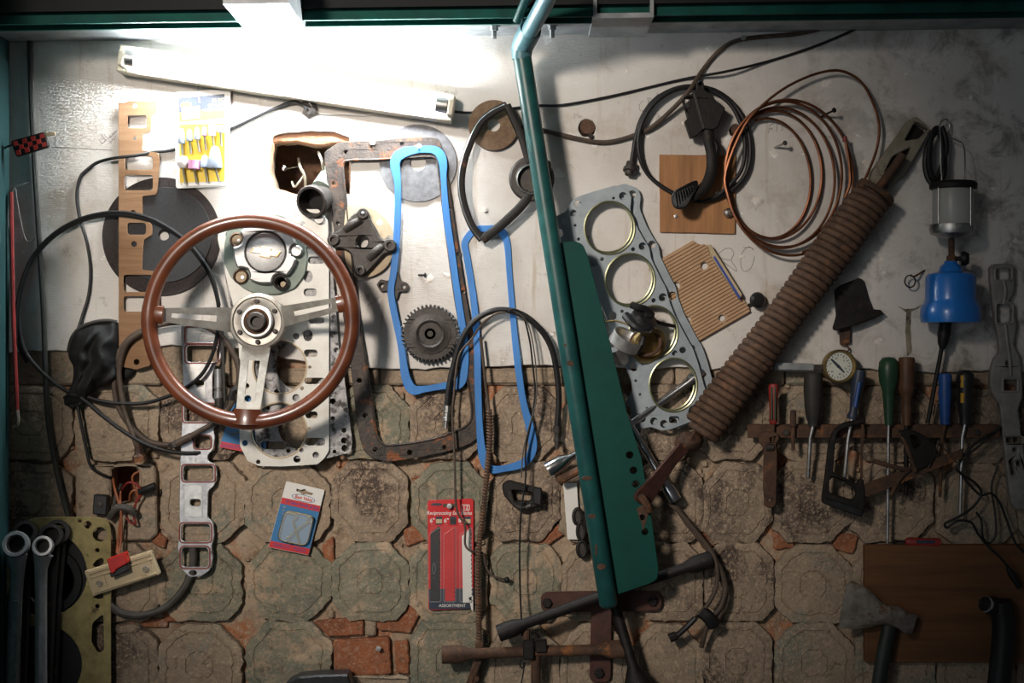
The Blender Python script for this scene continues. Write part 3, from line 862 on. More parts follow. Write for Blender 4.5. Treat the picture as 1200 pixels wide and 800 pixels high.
for bx in (579, 647):
    x = P(bx, 30, 0.08).x
    m = MB()
    m.lathe([(0.010, 0.0), (0.010, 0.002), (0.007, 0.002), (0.007, 0.009), (0.004, 0.009), (0.004, 0.022), (0.0, 0.023)], (x, -0.075, zat(x)+0.001), (0, 0, -1), 6)
    m.build('bolt', M['galv'], sh)

# ------------------------------------------------------------------ locker side and things on the left edge
lk = MB()
lk.box((-1.06, -0.33, 1.4), ((0.178, 0, 0), (0, 0.329, 0), (0, 0, 1.0)), bev=0.004)
lk = lk.build('locker', M['teal'], smooth=0)
tag(lk, 'tall teal painted steel locker whose side closes the left edge', 'locker')

# ------------------------------------------------------------------ fluorescent lamp
A = Vector((138, 67)); B = Vector((531, 126))
dirp = (B-A).normalized(); nor = Vector((-dirp.y, dirp.x))
def along(t, off):
    q = A+dirp*t+nor*off
    return q.x, q.y
Ln = (B-A).length
lamp = thing('fluorescent_lamp', 'lit fluorescent tube in a cream batten hung aslant above the tools', 'lamp', 334, 96)
quad = [along(0, -15.5), along(Ln, -15.5), along(Ln, 16), along(0, 16)]
MB().plate(rpoly(quad, 1.5), [], 0.001, 0.040, 0.002).build('batten', M['lampmetal'], lamp, smooth=0)
for t, s in ((3, 1), (Ln-3, -1)):
    q = [along(t-3.5, -9), along(t+3.5, -9), along(t+3.5, 9), along(t-3.5, 9)]
    MB().plate(rpoly(q, 2), [], 0.040, 0.074, 0.002).build('lamp_holder', M['lampmetal'], lamp, smooth=0)
p0, p1 = P(*along(7, -1), 0.058), P(*along(Ln-7, -1), 0.058)
d = (p1-p0)
MB().tube([p0+d*0.035, p1-d*0.035], 0.0128, 20).build('tube', M['tube'], lamp)
MB().tube([p0, p0+d*0.036], 0.0131, 20).build('tube_cap', M['steel'], lamp)
MB().tube([p1-d*0.036, p1], 0.0131, 20).build('tube_cap', M['steel'], lamp)

def cablething(name, label, cat, pp, r, m, n=6, seg=8, group=None):
    o = MB().cable(pp, r, n, seg).build(name, m)
    return tag(o, label, cat, group)

cablething('power_cable', 'thin black cable leaving the lamp and rising to the right under the shelf', 'cable',
           [(533, 131, .012), (552, 132, .006), (580, 130, .006), (625, 124, .005), (660, 123, .005), (720, 112, .004), (800, 93, .004), (850, 84, .02), (900, 72, .004), (950, 56, .004), (985, 42, .006), (1010, 30, .01)], 1.6, M['black'])
cablething('thick_cable', 'thicker brown-black cable crossing the loop from the wall clip to the pipe', 'cable',
           [(960, 34, .008), (930, 40, .006), (870, 46, .006), (845, 58, .006), (825, 80, .006), (808, 106, .028), (790, 126, .02), (768, 146, .012), (750, 156, .008), (722, 165, .006), (700, 166.5, .006), (670, 161, .006), (632, 152, .006), (605, 149, .006)], 2.7, M['brownhose'])
cablething('lamp_lead', 'black lead from under the lamp dropping in a wavy line past the loop', 'cable',
           [(360, 128, .02), (345, 119, .012), (320, 128, .006), (275, 149, .004), (240, 165, .003), (200, 176, .004), (180, 178, .006), (160, 182, .02), (135, 185, .02), (115, 190, .006), (103, 198, .004), (94, 208, .004), (90, 230, .004), (94, 258, .004), (102, 285, .004), (106, 315, .004), (104, 345, .004), (96, 372, .006), (90, 395, .01), (88, 440, .012), (92, 480, .012), (100, 520, .010), (106, 545, .008), (118, 555, .004), (132, 560, -.01)], 1.9, M['black'])
o = MB().puff(rough([(353, 115), (362, 113), (371, 122), (372, 134), (362, 139), (354, 133), (357, 125)], 1, 5, 3), 0.006, 0.012, 5, lambda x, y: 0.003*noise.noise(Vector((x*.4, y*.4, 0)))).build('taped_joint', M['castiron'])
tag(o, 'knot of grey tape joining the lead below the middle of the lamp', 'tape')
o = MB().cable([(362, 120, .022), (375, 133, .006), (400, 134, .004), (430, 135, .004), (450, 128, .006), (462, 120, .02)], 0.5, 5, 5).build('thin_white_string', M['white'])
tag(o, 'thin white string drooping under the lamp batten', 'string')
cablething('wall_cable', 'dusty olive cable running down the whole left side of the wall', 'cable',
           [(35, 46, .006), (36, 100, .006), (38, 150, .006), (42, 220, .006), (47, 300, .006), (51, 370, .006), (53, 430, .006), (56, 490, .006), (64, 540, .006), (73, 580, .008), (82, 612, .01)], 3.2, M['darkcable'])

# chequered tag on the locker
t = thing('chequered_tag', 'red and black chequered tag stuck at the left edge', 'tag', 35, 169, 0.04)
MB().plate(rpoly([(12, 165), (52, 154), (57, 172), (19, 184)], 3), [], 0.036, 0.044, 0.001).build('backing', M['iron'], t, smooth=0)
m = MB()
for i in range(7):
    for j in range(3):
        if (i+j) % 2 == 0:
            u0, u1, v0, v1 = i/7, (i+1)/7, j/3, (j+1)/3
            def uv(u, v):
                a = Vector((15, 166)).lerp(Vector((51, 156)), u); b = Vector((20, 182)).lerp(Vector((55, 171)), u)
                q = a.lerp(b, v); return (q.x, q.y)
            m.plate([uv(u0, v0), uv(u1, v0), uv(u1, v1), uv(u0, v1)], [], 0.0435, 0.0445, 0.0001)
m.build('red_squares', M['redplastic'], t, smooth=0)
MB().plate(rpoly([(53, 155), (64, 154), (65, 158), (54, 160)], 1), [], 0.037, 0.041, 0.0005).build('paper_tab', M['cream'], t, smooth=0)
MB().cable([(14, 170, .04), (8, 172, .03), (3, 176, .02)], 1.2, 3, 6).build('cord', M['black'], t)

t = thing('steel_wire_hook', 'thin bent steel wire hanging in a loop on the far left wall', 'wire', 22, 250)
MB().cable([(36, 212, .004), (26, 216, .012), (17, 220, .014), (11, 240, .014), (10, 260, .012), (14, 280, .01), (20, 284, .01), (28, 275, .008)], 0.8, 6, 6).build('wire', M['steel'], t)
MB().cable([(18, 221, .012), (21, 240, .012), (25, 262, .01), (30, 280, .008), (36, 283, .008), (41, 278, .008)], 0.8, 6, 6).build('wire', M['steel'], t)
t = thing('red_rod', 'long red painted rod with worn curved tip beside the locker', 'rod', 16, 380)
MB().cable([(13, 225, .02), (14, 290, .02), (16, 380, .02), (19, 450, .02), (20, 480, .02)], 2.6, 4, 8).build('shaft', M['redpaint'], t)
MB().cable([(20, 480, .02), (21, 490, .02), (20, 498, .02), (16, 501, .02)], 2.4, 4, 8).build('bare_tip', M['pegcream'], t)

# ------------------------------------------------------------------ discs
def disc(name, label, cx, cy, r, rh, h0, h1, m, group=None, ry=None):
    o = MB().plate(circ(cx, cy, r, 64, ry), [circ(cx+rh[1], cy+rh[2], rh[0], 20)] if rh else [], h0, h1, 0.0006).build(name, m)
    return tag(o, label, 'disc', group)
disc('cutting_disc', 'large dark woven cutting disc behind the smoother black one', 189, 277, 69.5, (6, 3, 0), 0.001, 0.0045, M['discweave'])
disc('cutting_disc', 'smooth black cutting disc with a small hole, in front of the woven disc', 192, 275, 56, (6.5, 0, 0), 0.005, 0.0075, M['discblack'])
disc('grinding_disc', 'grey flecked grinding disc behind the rusty frame and blue gasket', 490, 191, 45.5, (9, 0, 0), 0.001, 0.0035, M['discgrey'])
t = disc('grinding_disc', 'small brown grinding disc with white hole right of the lamp', 578.5, 146.5, 29.5, (7.5, 0, 0), 0.0075, 0.0105, M['discbrown'])

# ------------------------------------------------------------------ brown fibre gasket and blister pack
out = [(139, 120), (145, 121), (152, 118), (184, 119.5), (183, 130), (177, 136), (176, 155), (167, 157), (166, 176), (185, 179), (187, 190), (184.5, 222), (183, 228), (167, 230), (167, 253),
       (178, 264), (178, 275), (168, 281), (166, 316), (185, 318), (186, 362), (182, 392), (176, 428), (160, 433), (141, 429), (139, 400)]
holes = [circ(158, 124, 3.2, 12), rect(149, 135, 172, 150, 3), circ(158, 162, 2.3, 10), rect(146, 183, 179, 199, 4), rect(145.5, 205, 179, 223, 4), circ(156, 249, 3, 10), rect(149, 261, 171, 275, 4),
         circ(157, 286, 3.5, 12), rect(144.5, 322, 179, 342, 4), rect(144.5, 347, 178, 365, 4), circ(160, 424, 3.5, 12)]
o = MB().plate(rough(rpoly(out, 2), 0.35, 2, 5), holes, 0.0085, 0.0115, 0.0004).build('fibre_gasket', M['masonite'], smooth=0)
tag(o, 'tall brown fibre manifold gasket with square ports over the black discs', 'gasket')

t = thing('grinding_stone_pack', 'yellow blister pack of mounted grinding stones hanging below the lamp', 'pack', 237, 162)
MB().plate(rpoly([(205, 108), (270, 104, 5), (268, 218, 4), (206, 221, 4)], 5), [], 0.010, 0.012, 0.0004).build('tray', M['white'], t, smooth=0)
MB().plate([(210, 146), (264, 144), (263, 212), (211, 214)], [], 0.0121, 0.0126, 0.0001).build('yellow_card', M['yellow'], t, smooth=0)
MB().plate([(209, 115), (263, 110), (263, 126), (209.5, 132)], [], 0.0121, 0.0127, 0.0001).build('label_band', M['navy'], t, smooth=0)
MB().plate([(209.5, 132), (263, 126), (263.5, 138), (210, 143)], [], 0.0121, 0.0127, 0.0001).build('label_band', M['yellow'], t, smooth=0)
MB().plate(rpoly([(213, 127), (234, 124), (234.5, 138), (214, 141)], 1), [], 0.0128, 0.0131, 0.0001).build('label_patch', M['cream'], t, smooth=0)
lettering('label_print', '10 PC', 255, 117.5, 0.0128, 4.2, M['yellow'], t, -4)
lettering('label_print', '1/8" & 1/4"', 253.5, 123, 0.0128, 3.2, M['yellow'], t, -4)
lettering('label_print', 'MTD STONE SET', 252, 128.3, 0.0128, 2.8, M['white'], t, -4)
MB().plate([(211.5, 122), (215, 119), (217, 121), (219, 118), (221.5, 120.5), (224, 120), (223.5, 124), (211.5, 125)], [], 0.0128, 0.0131, 0.0001).build('emblem', M['yellow'], t, smooth=0)
def stone(px, py, prof, m, tip, sh=True):
    mb = MB().lathe([(r*S, -z*S) for r, z in prof], P(px, py, 0.021), (0, 0, 1), 16)
    o = mb.build('grinding_stone', M[m], t)
    if sh:
        MB().tube([P(px, py+prof[-1][1]*0.95, 0.021), P(px+tip[0], py+tip[1], 0.019)], 1.2*S, 8).build('shank', M['steel'], o)
cone = lambda r, l: [(0, -l*.5), (r*.45, -l*.42), (r*.75, -l*.2), (r, l*.35), (r*.9, l*.5), (0, l*.5)]
stone(213, 159, cone(4.2, 18), 'stonegrey', (1, 22))
stone(222, 158, cone(4.2, 14), 'stonegrey', (2, 22))
stone(231, 156, cone(4.0, 15), 'stonegrey', (3, 22))
stone(239.5, 153.5, cone(3.6, 11), 'stonepink', (2, 22))
stone(249, 153, [(0, -6), (4.2, -6), (4.2, 6), (0, 6)], 'stonewhite', (2, 20))
stone(258.5, 151.5, [(0, -5), (3, -4.2), (4.8, -1), (4.6, 2), (3, 4.2), (0, 5)], 'stonewhite', (1, 20))
stone(214.5, 190, [(0, -7.5), (4, -6.5), (7, -2), (7, 2), (4, 6.5), (0, 7.5)], 'stonewhite', (3, 26))
stone(227.5, 193, [(0, -5), (7.2, -5), (7.2, 5), (0, 5)], 'stonepink', (3, 22))
stone(240, 189, [(0, -8), (3, -6), (4.6, -1), (5.2, 0), (5.2, 7), (0, 7)], 'stonegrey', (3, 25))
stone(252, 185, [(0, -14), (4, -12.5), (6, -7), (8.8, 8), (8.2, 12), (0, 12)], 'stonegrey', (5, 28))
bl = MB().plate(rpoly([(207, 144), (267, 141), (266, 216), (208, 218)], 5), [rpoly([(208, 145), (266, 142), (265, 215), (209, 217)], 5)], 0.012, 0.030, 0.0005)
bl.build('blister', M['clear'], t, smooth=0)
MB().cable([(234, 120, .014), (232, 108, .014), (233, 98, .02), (236, 92, .03)], 0.6, 4, 6).build('hanging_wire', M['steel'], t)

# ------------------------------------------------------------------ things in the wall holes
t = thing('pipe_stub', 'rusty flanged pipe end poking out of the square wall hole', 'pipe', 366, 236, 0.0)
MB().lathe([(15.5*S, -0.05), (15.5*S, -0.012), (19*S, -0.008), (19*S, 0.004), (18*S, 0.006), (15.5*S, 0.006), (14.8*S, -0.02), (14*S, -0.045), (0, -0.045)], P(366, 236, 0.036), (-0.28, -0.93, -0.22), 28).build('flange', M['castiron'], t)
MB().tube([P(377, 222, -.004), P(384, 212, -.02), P(390, 203, -.04)], 13*S, 16).build('pipe', M['sage'], t)
m = MB()
m.lathe([(5*S, 0), (5*S, 0.012), (0, 0.012)], P(374, 258, .016), (0.1, -1, 0.1), 12)
m.build('drain_lug', M['steel'], t)
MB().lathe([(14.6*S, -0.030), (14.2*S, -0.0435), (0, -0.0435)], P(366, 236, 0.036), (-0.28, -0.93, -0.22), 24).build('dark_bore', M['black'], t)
t = thing('wire_ends', 'frayed grey wire ends inside the square wall hole', 'wires', 352, 200, -0.04)
m = MB()
m.cable([(350, 186, -.06), (352, 196, -.03), (357, 206, -.02), (358, 222, -.03)], 1.8, 6, 6)
m.cable([(357, 204, -.03), (350, 214, -.02), (345, 219, -.02), (342, 213, -.03)], 1.3, 6, 6)
m.cable([(373, 178, -.03), (377, 188, -.01), (379, 200, -.02), (380, 212, -.04)], 1.7, 6, 6)
m.build('wire', M['pegcream'], t)
m = MB().lathe([(0, 0.012), (3*S, 0.010), (3*S, 0), (0, 0)], P(334, 198, -.045), (0, -1, 0), 12)
m.cable([(334, 198, -.05), (350, 195, -.06)], 0.8, 1, 6)
m.build('screw', M['chrome'], t)

# ------------------------------------------------------------------ rusty sump rail and blue gaskets
frame = [(380, 186), (384, 176), (393, 169), (404, 166), (440, 164), (484, 161), (508, 161), (516, 167), (524, 200), (533, 260), (541, 310), (547, 350), (556, 400), (562, 450), (567, 480), (566, 500), (557, 516),
         (535, 526), (500, 534), (465, 540), (448, 540), (433, 534), (424, 522), (418, 490), (411, 430), (402, 370), (394, 300), (388, 240)]
inner = [(402, 196), (409, 188), (440, 187), (490, 184), (510, 185), (514, 200), (521, 260), (529, 320), (535, 360), (542, 400), (549, 450), (553, 480), (550, 495), (535, 505), (500, 516), (464, 521), (449, 520), (441, 508), (437, 480), (430, 430), (420, 370), (412, 300), (406, 240)]
fh = [circ(437, 172.5, 2.6, 10), circ(405, 178, 2.2, 10), circ(471, 169, 2.2, 10), circ(391, 215, 2.2, 10), circ(396, 262, 2.2, 10), circ(421, 446, 2.8, 10), circ(428, 487, 2.8, 10), circ(440, 527, 2.8, 10), circ(480, 530, 2.8, 10), circ(521, 524, 2.4, 10),
      circ(532.5, 252, 2.2, 10) if False else circ(528, 245, 1.8, 10), circ(537.5, 297, 1.9, 10), circ(543, 342, 1.9, 10), circ(551, 410, 1.8, 10)]
m = MB().plate(rough(spl(frame, 3, True), 0.5, 5, 4), [rough(spl(inner, 3, True), 0.8, 6, 4)]+fh, 0.003, 0.0085, 0.001)
fr = m.build('sump_rail', M['rustpan'], smooth=0)
tag(fr, 'large rusty rectangular sump rail frame with bolt holes, hung aslant', 'frame')
lipo = spl(inner, 4, True)
MB().tube([P(x, y, 0.0085) for x, y in lipo], 1.6*S, 6, True).build('folded_lip', M['rustpan'], fr)

def ring_gasket(name, label, cl, w, h0, h1, hf=None):
    """loop gasket: centreline closed pixel points with half-width"""
    c = spl([(p[0], p[1], p[2] if len(p) > 2 else w) for p in cl], 6, True)
    n = len(c)
    o = []; i_ = []
    cx = sum(p[0] for p in c)/n; cy = sum(p[1] for p in c)/n
    for k in range(n):
        a, b = Vector(c[k-1][:2]), Vector(c[(k+1) % n][:2])
        d = (b-a).normalized(); q = Vector((-d.y, d.x))
        if q.dot(Vector((c[k][0]-cx, c[k][1]-cy))) < 0:
            q = -q
        o.append((c[k][0]+q.x*c[k][2], c[k][1]+q.y*c[k][2])); i_.append((c[k][0]-q.x*c[k][2], c[k][1]-q.y*c[k][2]))
    ob = MB().plate(o, [i_], h0, h1, 0.0006, hf=hf).build(name, M['blue'])
    return tag(ob, label, 'gasket')
ring_gasket('blue_gasket', 'bright blue loop gasket hanging around the toothed gear',
            [(494, 175, 4), (512, 177, 5), (519, 190, 5), (520, 210, 3.5), (523, 250, 4), (530, 300, 4), (537, 350, 4), (544, 400, 4.5), (544, 430, 5), (538, 449, 6), (520, 452, 4), (496, 456, 4), (483, 456, 6), (475, 440, 5), (470, 405, 4),
             (461, 362, 4), (458, 340, 4), (461, 320, 4), (464, 290, 4), (466, 250, 4), (466, 215, 4), (463, 190, 6), (472, 179, 6)], 4, 0.0095, 0.0125)
ring_gasket('blue_gasket', 'second blue loop gasket, further right, behind the horn ring tip and hanging wires',
            [(572, 268, 4), (586, 270, 5), (594, 284, 4), (597, 320, 3.5), (601, 370, 3.5), (606, 420, 4), (613, 470, 4), (622, 505, 5), (624, 526, 5), (614, 542, 5), (590, 549, 4), (574, 549, 5), (566, 535, 5), (562, 500, 4), (560, 450, 4), (559, 400, 4),
             (556, 360, 4), (552, 330, 4), (547, 300, 4), (545, 284, 4), (556, 270, 4)], 4, 0.001, 0.0035, hf=lambda x, y: 0.009*min(1, max(0, (y-330)/90)))

t = thing('toothed_gear', 'dark brown toothed timing gear with deep hub inside the blue gasket', 'gear', 504, 391)
teeth = []
for k in range(42):
    for f, r in ((0.0, 31.2), (0.28, 31.2), (0.42, 34.5), (0.72, 34.5), (0.86, 31.2)):
        a = 2*math.pi*(k+f)/42
        teeth.append((504+r*math.cos(a), 391+r*math.sin(a)))
MB().plate(teeth, [circ(504, 391, 14, 32)], 0.008, 0.019, 0.0012).build('toothed_rim', M['castiron'], t, smooth=25)
MB().lathe([(24*S, 0), (24*S, 0.002), (17*S, 0.003), (16*S, 0.004), (13.5*S, 0.002), (12.5*S, -0.006), (7*S, -0.007), (6.5*S, 0.0), (3.5*S, 0.0), (3*S, -0.004), (0, -0.004)], P(504, 391, 0.019), (0, -1, 0), 32).build('hub', M['castiron'], t)

# small clips between
o = MB().plate(rpoly([(441, 333), (446, 327), (454, 329), (461, 325), (462, 317), (467, 318), (469, 328), (477, 331), (480, 337), (476, 342), (468, 342), (465, 352), (460, 345), (453, 341), (446, 342)], 2), [circ(447, 334.5, 2.6, 10), circ(473, 336, 2.6, 10)], 0.002, 0.0085, 0.001).build('cam_follower_plate', M['castiron'], smooth=0)
tag(o, 'small dark three-armed plate behind the left strip of the blue gasket', 'plate')

# ------------------------------------------------------------------ bracket and its beige gasket
o = MB().plate(rpoly(spl([(405, 246), (418, 240), (436, 244), (450, 254), (460, 270), (462, 290), (456, 308), (444, 320), (426, 326), (414, 322), (404, 300)], 3, True), 1), [circ(445, 260, 3.8, 12), circ(456, 280, 4, 12), circ(430, 283, 14, 20)], 0.009, 0.0102, 0.0003).build('paper_gasket', M['beige'], smooth=0)
tag(o, 'round beige paper gasket behind the dark cast bracket', 'gasket')
t = thing('cast_bracket', 'dark cast metal bracket with four bolt ears above the wheel rim', 'bracket', 423, 284, 0.012)
bo = [(384, 280), (388, 274), (402, 266), (411, 253), (419, 247), (426, 245), (432, 249), (434, 257), (440, 267), (446, 278), (455, 281), (463, 284), (464, 291), (459, 296), (451, 298), (444, 305), (432, 318), (426, 323), (419, 323), (415, 318), (412, 301), (408, 295), (400, 291), (390, 290)]
MB().plate(spl(bo, 3, True), [circ(424.5, 283.5, 6.8, 20), circ(391, 281, 3.2, 12), circ(457, 287.5, 3.4, 12), circ(422.5, 317, 3, 12)], 0.0105, 0.022, 0.0025).build('body', M['castiron'], t, smooth=40)
for x, y, r in ((425.5, 250.5, 6.5), (391, 281, 7), (457, 287.5, 7.4), (422.5, 317, 6)):
    m = MB().lathe([(r*S, 0), (r*S, 0.006), (r*S*0.85, 0.008), (r*S*0.5, 0.008), (r*S*0.45, 0.002), (0, 0.002)], P(x, y, 0.021), (0, -1, 0), 20)
    m.build('bolt_ear', M['castiron'], t)
for a, b in (((404, 270), (424, 258)), ((432, 304), (448, 289))):
    MB().cable([(a[0], a[1], .020), ((a[0]+b[0])/2, (a[1]+b[1])/2-2, .026), (b[0], b[1], .020)], 4.6, 5, 10, flat=0.6).build('saddle_rib', M['castiron'], t)
MB().ball(P(425.5, 250, .030), 2.2*S, 10).build('stud_tip', M['steel'], t)

# ------------------------------------------------------------------ head gaskets behind the steering wheel
go = [(258, 247), (290, 244.5), (373, 245), (384, 258), (385.5, 300), (385.5, 528), (380, 537), (372, 544), (330, 546.5), (304, 546), (290, 540), (281, 522), (280, 480), (280, 410), (274, 360), (266, 330), (255, 280)]
gh = [circ(328, 430, 30.5, 36), circ(327, 504, 31.5, 36), circ(347, 253, 4, 12), circ(354, 262, 3, 10), circ(369, 257, 3.2, 10), circ(362, 289, 2.4, 10), circ(361, 324, 5.5, 12, 7), rect(361, 300.5, 380, 309, 4), rect(356, 338, 371, 347, 4),
      circ(347, 394, 4, 12), circ(361, 393, 5.6, 12, 7), rect(362, 372, 380, 379, 3), rect(356, 409.5, 372, 418, 4), rect(357, 442.5, 380, 450, 3.5), circ(354, 455, 2.2, 10), circ(360, 466, 2, 8), circ(347, 466, 4.4, 12), circ(363, 430, 2, 8),
      rect(358, 482, 372, 490, 3.5), circ(362, 502, 2, 8), rect(357.5, 513, 381, 522, 4), circ(353.5, 527.5, 2.5, 10), circ(348, 538, 4.2, 12), circ(370, 533, 3.8, 12), circ(289, 413, 3, 10), circ(289, 452, 3.2, 10), circ(290.5, 467, 4, 12), circ(287, 519, 3.5, 12), circ(302.5, 541, 2.6, 10),
      circ(285, 395, 3, 10), circ(268, 275, 4, 12)]
t = MB().plate(rpoly(go, 2), gh, 0.0165, 0.0182, 0.0003).build('head_gasket', M['gasketwhite'], smooth=0)
tag(t, 'pale grey cylinder head gasket with big bores behind the steering wheel', 'gasket')
for x, y, r in ((328, 430, 31.5), (327, 504, 32.5)):
    MB().tube([P(a, b, 0.0183) for a, b in circ(x, y, r, 44)], 1.1*S, 6, True, flat=0.4).build('fire_ring', M['beige'], t)
so = [(256, 270), (300, 262), (388, 300), (392, 340), (397, 407), (402, 430), (407, 470), (413, 518), (411, 530), (375, 539), (330, 536), (306, 532), (299, 515), (298, 470), (290, 430), (268, 350)]
shh = [circ(352, 428, 29, 32), circ(352, 500, 26, 32), circ(403, 504, 3, 10), circ(403, 516, 3.6, 10), circ(404, 525, 4, 10), circ(392, 529, 2.3, 8), circ(387, 439, 3, 10), rect(306, 517, 336, 526, 4), circ(324, 459, 3, 10), circ(314, 478, 2.6, 8), circ(330, 480, 2.2, 8), circ(338, 528, 2.6, 8), circ(390, 470, 3.6, 10), circ(390, 490, 2.6, 8), circ(394, 410, 3, 10)]
o = MB().plate(rpoly(so, 3), shh, 0.010, 0.0118, 0.0003).build('head_gasket', M['gasketsoot'], smooth=0)
tag(o, 'sooty speckled head gasket peeping out right and below the pale one', 'gasket')

# hub flange with aluminium bow-tie cap
t = thing('hub_cap', 'satin aluminium wheel centre cap with bow-tie emblem in a grey-green flange', 'cap', 311, 296, 0.02)
fl = rpoly([(263, 285), (268, 262), (283, 252), (300, 250), (330, 251), (350, 266), (358, 283), (360, 302), (357, 322), (345, 338), (325, 345), (300, 344), (285, 338), (270, 325), (262, 305)], 5)
MB().plate(fl, [circ(278, 281, 6.5, 16), circ(282.5, 324, 7, 16), circ(331, 331, 5.5, 16)], 0.0185, 0.025, 0.001).build('flange', M['sage'], t, smooth=0)
for x, y, r in ((278, 281, 8.5), (282.5, 324, 9)):
    MB().lathe([(r*S, 0), (r*S, 0.004), ((r-1.6)*S, 0.006), ((r-2.2)*S, 0.004), ((r-2.2)*S, 0.0)], P(x, y, 0.0245), (0, -1, 0), 20).build('boss', M['rust'], t)
    MB().lathe([((r-2.4)*S, 0), ((r-2.4)*S, 0.0006), (0, 0.0006)], P(x, y, 0.0248), (0, -1, 0), 16).build('boss_floor', M['beige'], t)
    MB().lathe([(2.4*S, 0), (2.2*S, 0.002), (0, 0.0022)], P(x+2, y+1, 0.0252), (0, -1, 0), 12).build('stud', M['steel'], t)
capo = []
for k in range(120):
    a = 2*math.pi*k/120
    r = 37.5
    for na in (-1.30, -0.02, 1.10, 2.35, 3.55):      # five lug notches
        d = abs((a-na+math.pi) % (2*math.pi)-math.pi)
        if d < 0.235:
            r -= 8*math.sqrt(max(0, 1-(d/0.235)**2))
    capo.append((310.5+r*math.cos(a), 295+r*math.sin(a)))
MB().plate(capo, [circ(311, 295, 23.4, 40)], 0.0252, 0.040, 0.003).build('cap_rim', M['capalu'], t, smooth=40)
MB().lathe([(23.6*S, -0.0085), (23*S, -0.003), (22.4*S, -0.0005), (15*S, 0.0015), (6*S, 0.002), (0, 0.002)], P(311, 295, 0.038), (0, -1, 0), 40).build('cap_face', M['capalu'], t)
MB().tube([P(a, b, 0.0385) for a, b in circ(311, 295, 23.2, 48)], 0.55*S, 6, True).build('groove', M['castiron'], t)
bow = [(293, 295.5), (296.5, 290), (305, 290.5), (306, 288), (318.5, 290.5), (317.5, 293.5), (329, 295), (325, 301.2), (317, 300.2), (316, 303), (303.5, 300.5), (304.8, 297.3)]
MB().plate(bow, [], 0.0385, 0.0418, 0.0004).build('bow_tie', M['brass'], t, smooth=0)
bi = rot([(x-311, y-295.5) for x, y in bow], 311, 295.5, 0, 0.90, 0.84)
MB().plate(bi, [], 0.0417, 0.0423, 0.0002).build('bow_tie_face', M['capalu'], t, smooth=0)
m = MB().lathe([(7*S, 0), (7*S, 0.010), (5.5*S, 0.012), (0, 0.012)], P(348.5, 294.5, 0.0245), (0, -1, 0), 18)
m.build('screw', M['steel'], t)
MB().lathe([(3.4*S, 0), (3.4*S, 0.001), (0, 0.001)], P(332, 333, 0.0248), (0, -1, 0), 14).build('boss_floor', M['beige'], t)
MB().lathe([(9*S, 0), (9*S, 0.011), (7*S, 0.013), (6*S, 0.010), (5.5*S, 0)], P(330, 331, 0.0245), (0, -1, 0), 20).build('boss', M['castiron'], t)

# ------------------------------------------------------------------ steering wheel
H = 0.125
wc = P(294, 376, H)
k = (D-H)/D
t = thing('steering_wheel', 'wood rimmed three spoke steering wheel with bare aluminium spokes', 'wheel', 294, 376, H)
rw = 119*S*k
rimpts = []
rr = []
for i in range(96):
    a = 2*math.pi*i/96
    rimpts.append(wc+Vector((math.cos(a)*rw, 0, math.sin(a)*rw*0.99)))
    sw = 0
    for sa in (math.radians(178), math.radians(9), math.radians(268)):
        d = abs((a-sa+math.pi) % (2*math.pi)-math.pi)
        sw = max(sw, math.exp(-(d/0.11)**2))
    rr.append((8.9+1.2*sw)*S*k)
MB().tube(rimpts, rr, 16, True).build('rim', M['walnut'], t, smooth=60)
hub = Vector((wc.x, -0.058, wc.z))
# lugs where spokes enter the rim and the spokes themselves
def on_wheel(r, ang, y):
    return Vector((wc.x+math.cos(ang)*r, -y, wc.z+math.sin(ang)*r))
for ang, wi, wo_ in ((math.radians(176), 15, 8), (math.radians(11), 12.5, 8), (math.radians(268), 17, 14)):
    r0, r1 = 30*S*k, 106*S*k
    m = MB()
    u = Vector((math.cos(ang), 0, math.sin(ang))); v = Vector((-math.sin(ang), 0, math.cos(ang)))
    def sp(r, off, y):
        return Vector((wc.x, -y, wc.z))+u*r+v*off
    stations = [(0.0, 0), (0.12, 0), (0.22, 1), (0.6, 1), (0.86, 1), (0.93, 0), (1.0, 0)]
    vs = []; fs = []
    for f, open_ in stations:
        r = lerp(r0, r1, f); y = lerp(0.066, H-0.002, f**0.9); w = lerp(wi, wo_, f)*S*k
        sw = (w*(0.42 if wi > 16 else 0.27) if 0 < f < 1 and open_ else 0.0)
        for o_ in (-w, -sw if open_ else -w*0.02, sw if open_ else w*0.02, w):
            vs.append(sp(r, o_, y)); 
        for o_ in (-w, -sw if open_ else -w*0.02, sw if open_ else w*0.02, w):
            vs.append(sp(r, o_, y-0.004))
    ns = len(stations)
    for i in range(ns-1):
        a, b = i*8, (i+1)*8
        op = stations[i][1] and stations[i+1][1]
        for c in range(3):
            if c == 1 and op:
                continue
            fs.append((a+c, a+c+1, b+c+1, b+c)); fs.append((a+4+c, b+4+c, b+5+c, a+5+c))
        fs.append((a, b, b+4, a+4)); fs.append((a+3, a+7, b+7, b+3))
        if op:
            fs.append((a+1, a+5, b+5, b+1)); fs.append((a+2, b+2, b+6, a+6))
        elif stations[i][1] != stations[i+1][1]:
            e = b if stations[i+1][1] else a
            fs.append((e+1, e+2, e+6, e+5))
    fs.append((0, 1, 5, 4)); fs.append((1, 2, 6, 5)); fs.append((2, 3, 7, 6))
    e = (ns-1)*8
    fs += [(e, e+4, e+5, e+1), (e+1, e+5, e+6, e+2), (e+2, e+6, e+7, e+3)]
    m.add(vs, fs)
    m.build('spoke', M['spoke'], t, smooth=20)
    lw = wo_+2.5
    q = MB()
    pp = []; rs = []
    for f in (0, 0.25, 0.5, 0.75, 1.0):
        pp.append(on_wheel(lerp(103, 121, f)*S*k, ang, H)); rs.append(lerp(lw, lw+5, f*f)*S*k)
    q.tube(pp, rs, 16, flat=0.62)
    q.build('spoke_socket', M['walnut'], t, smooth=60)
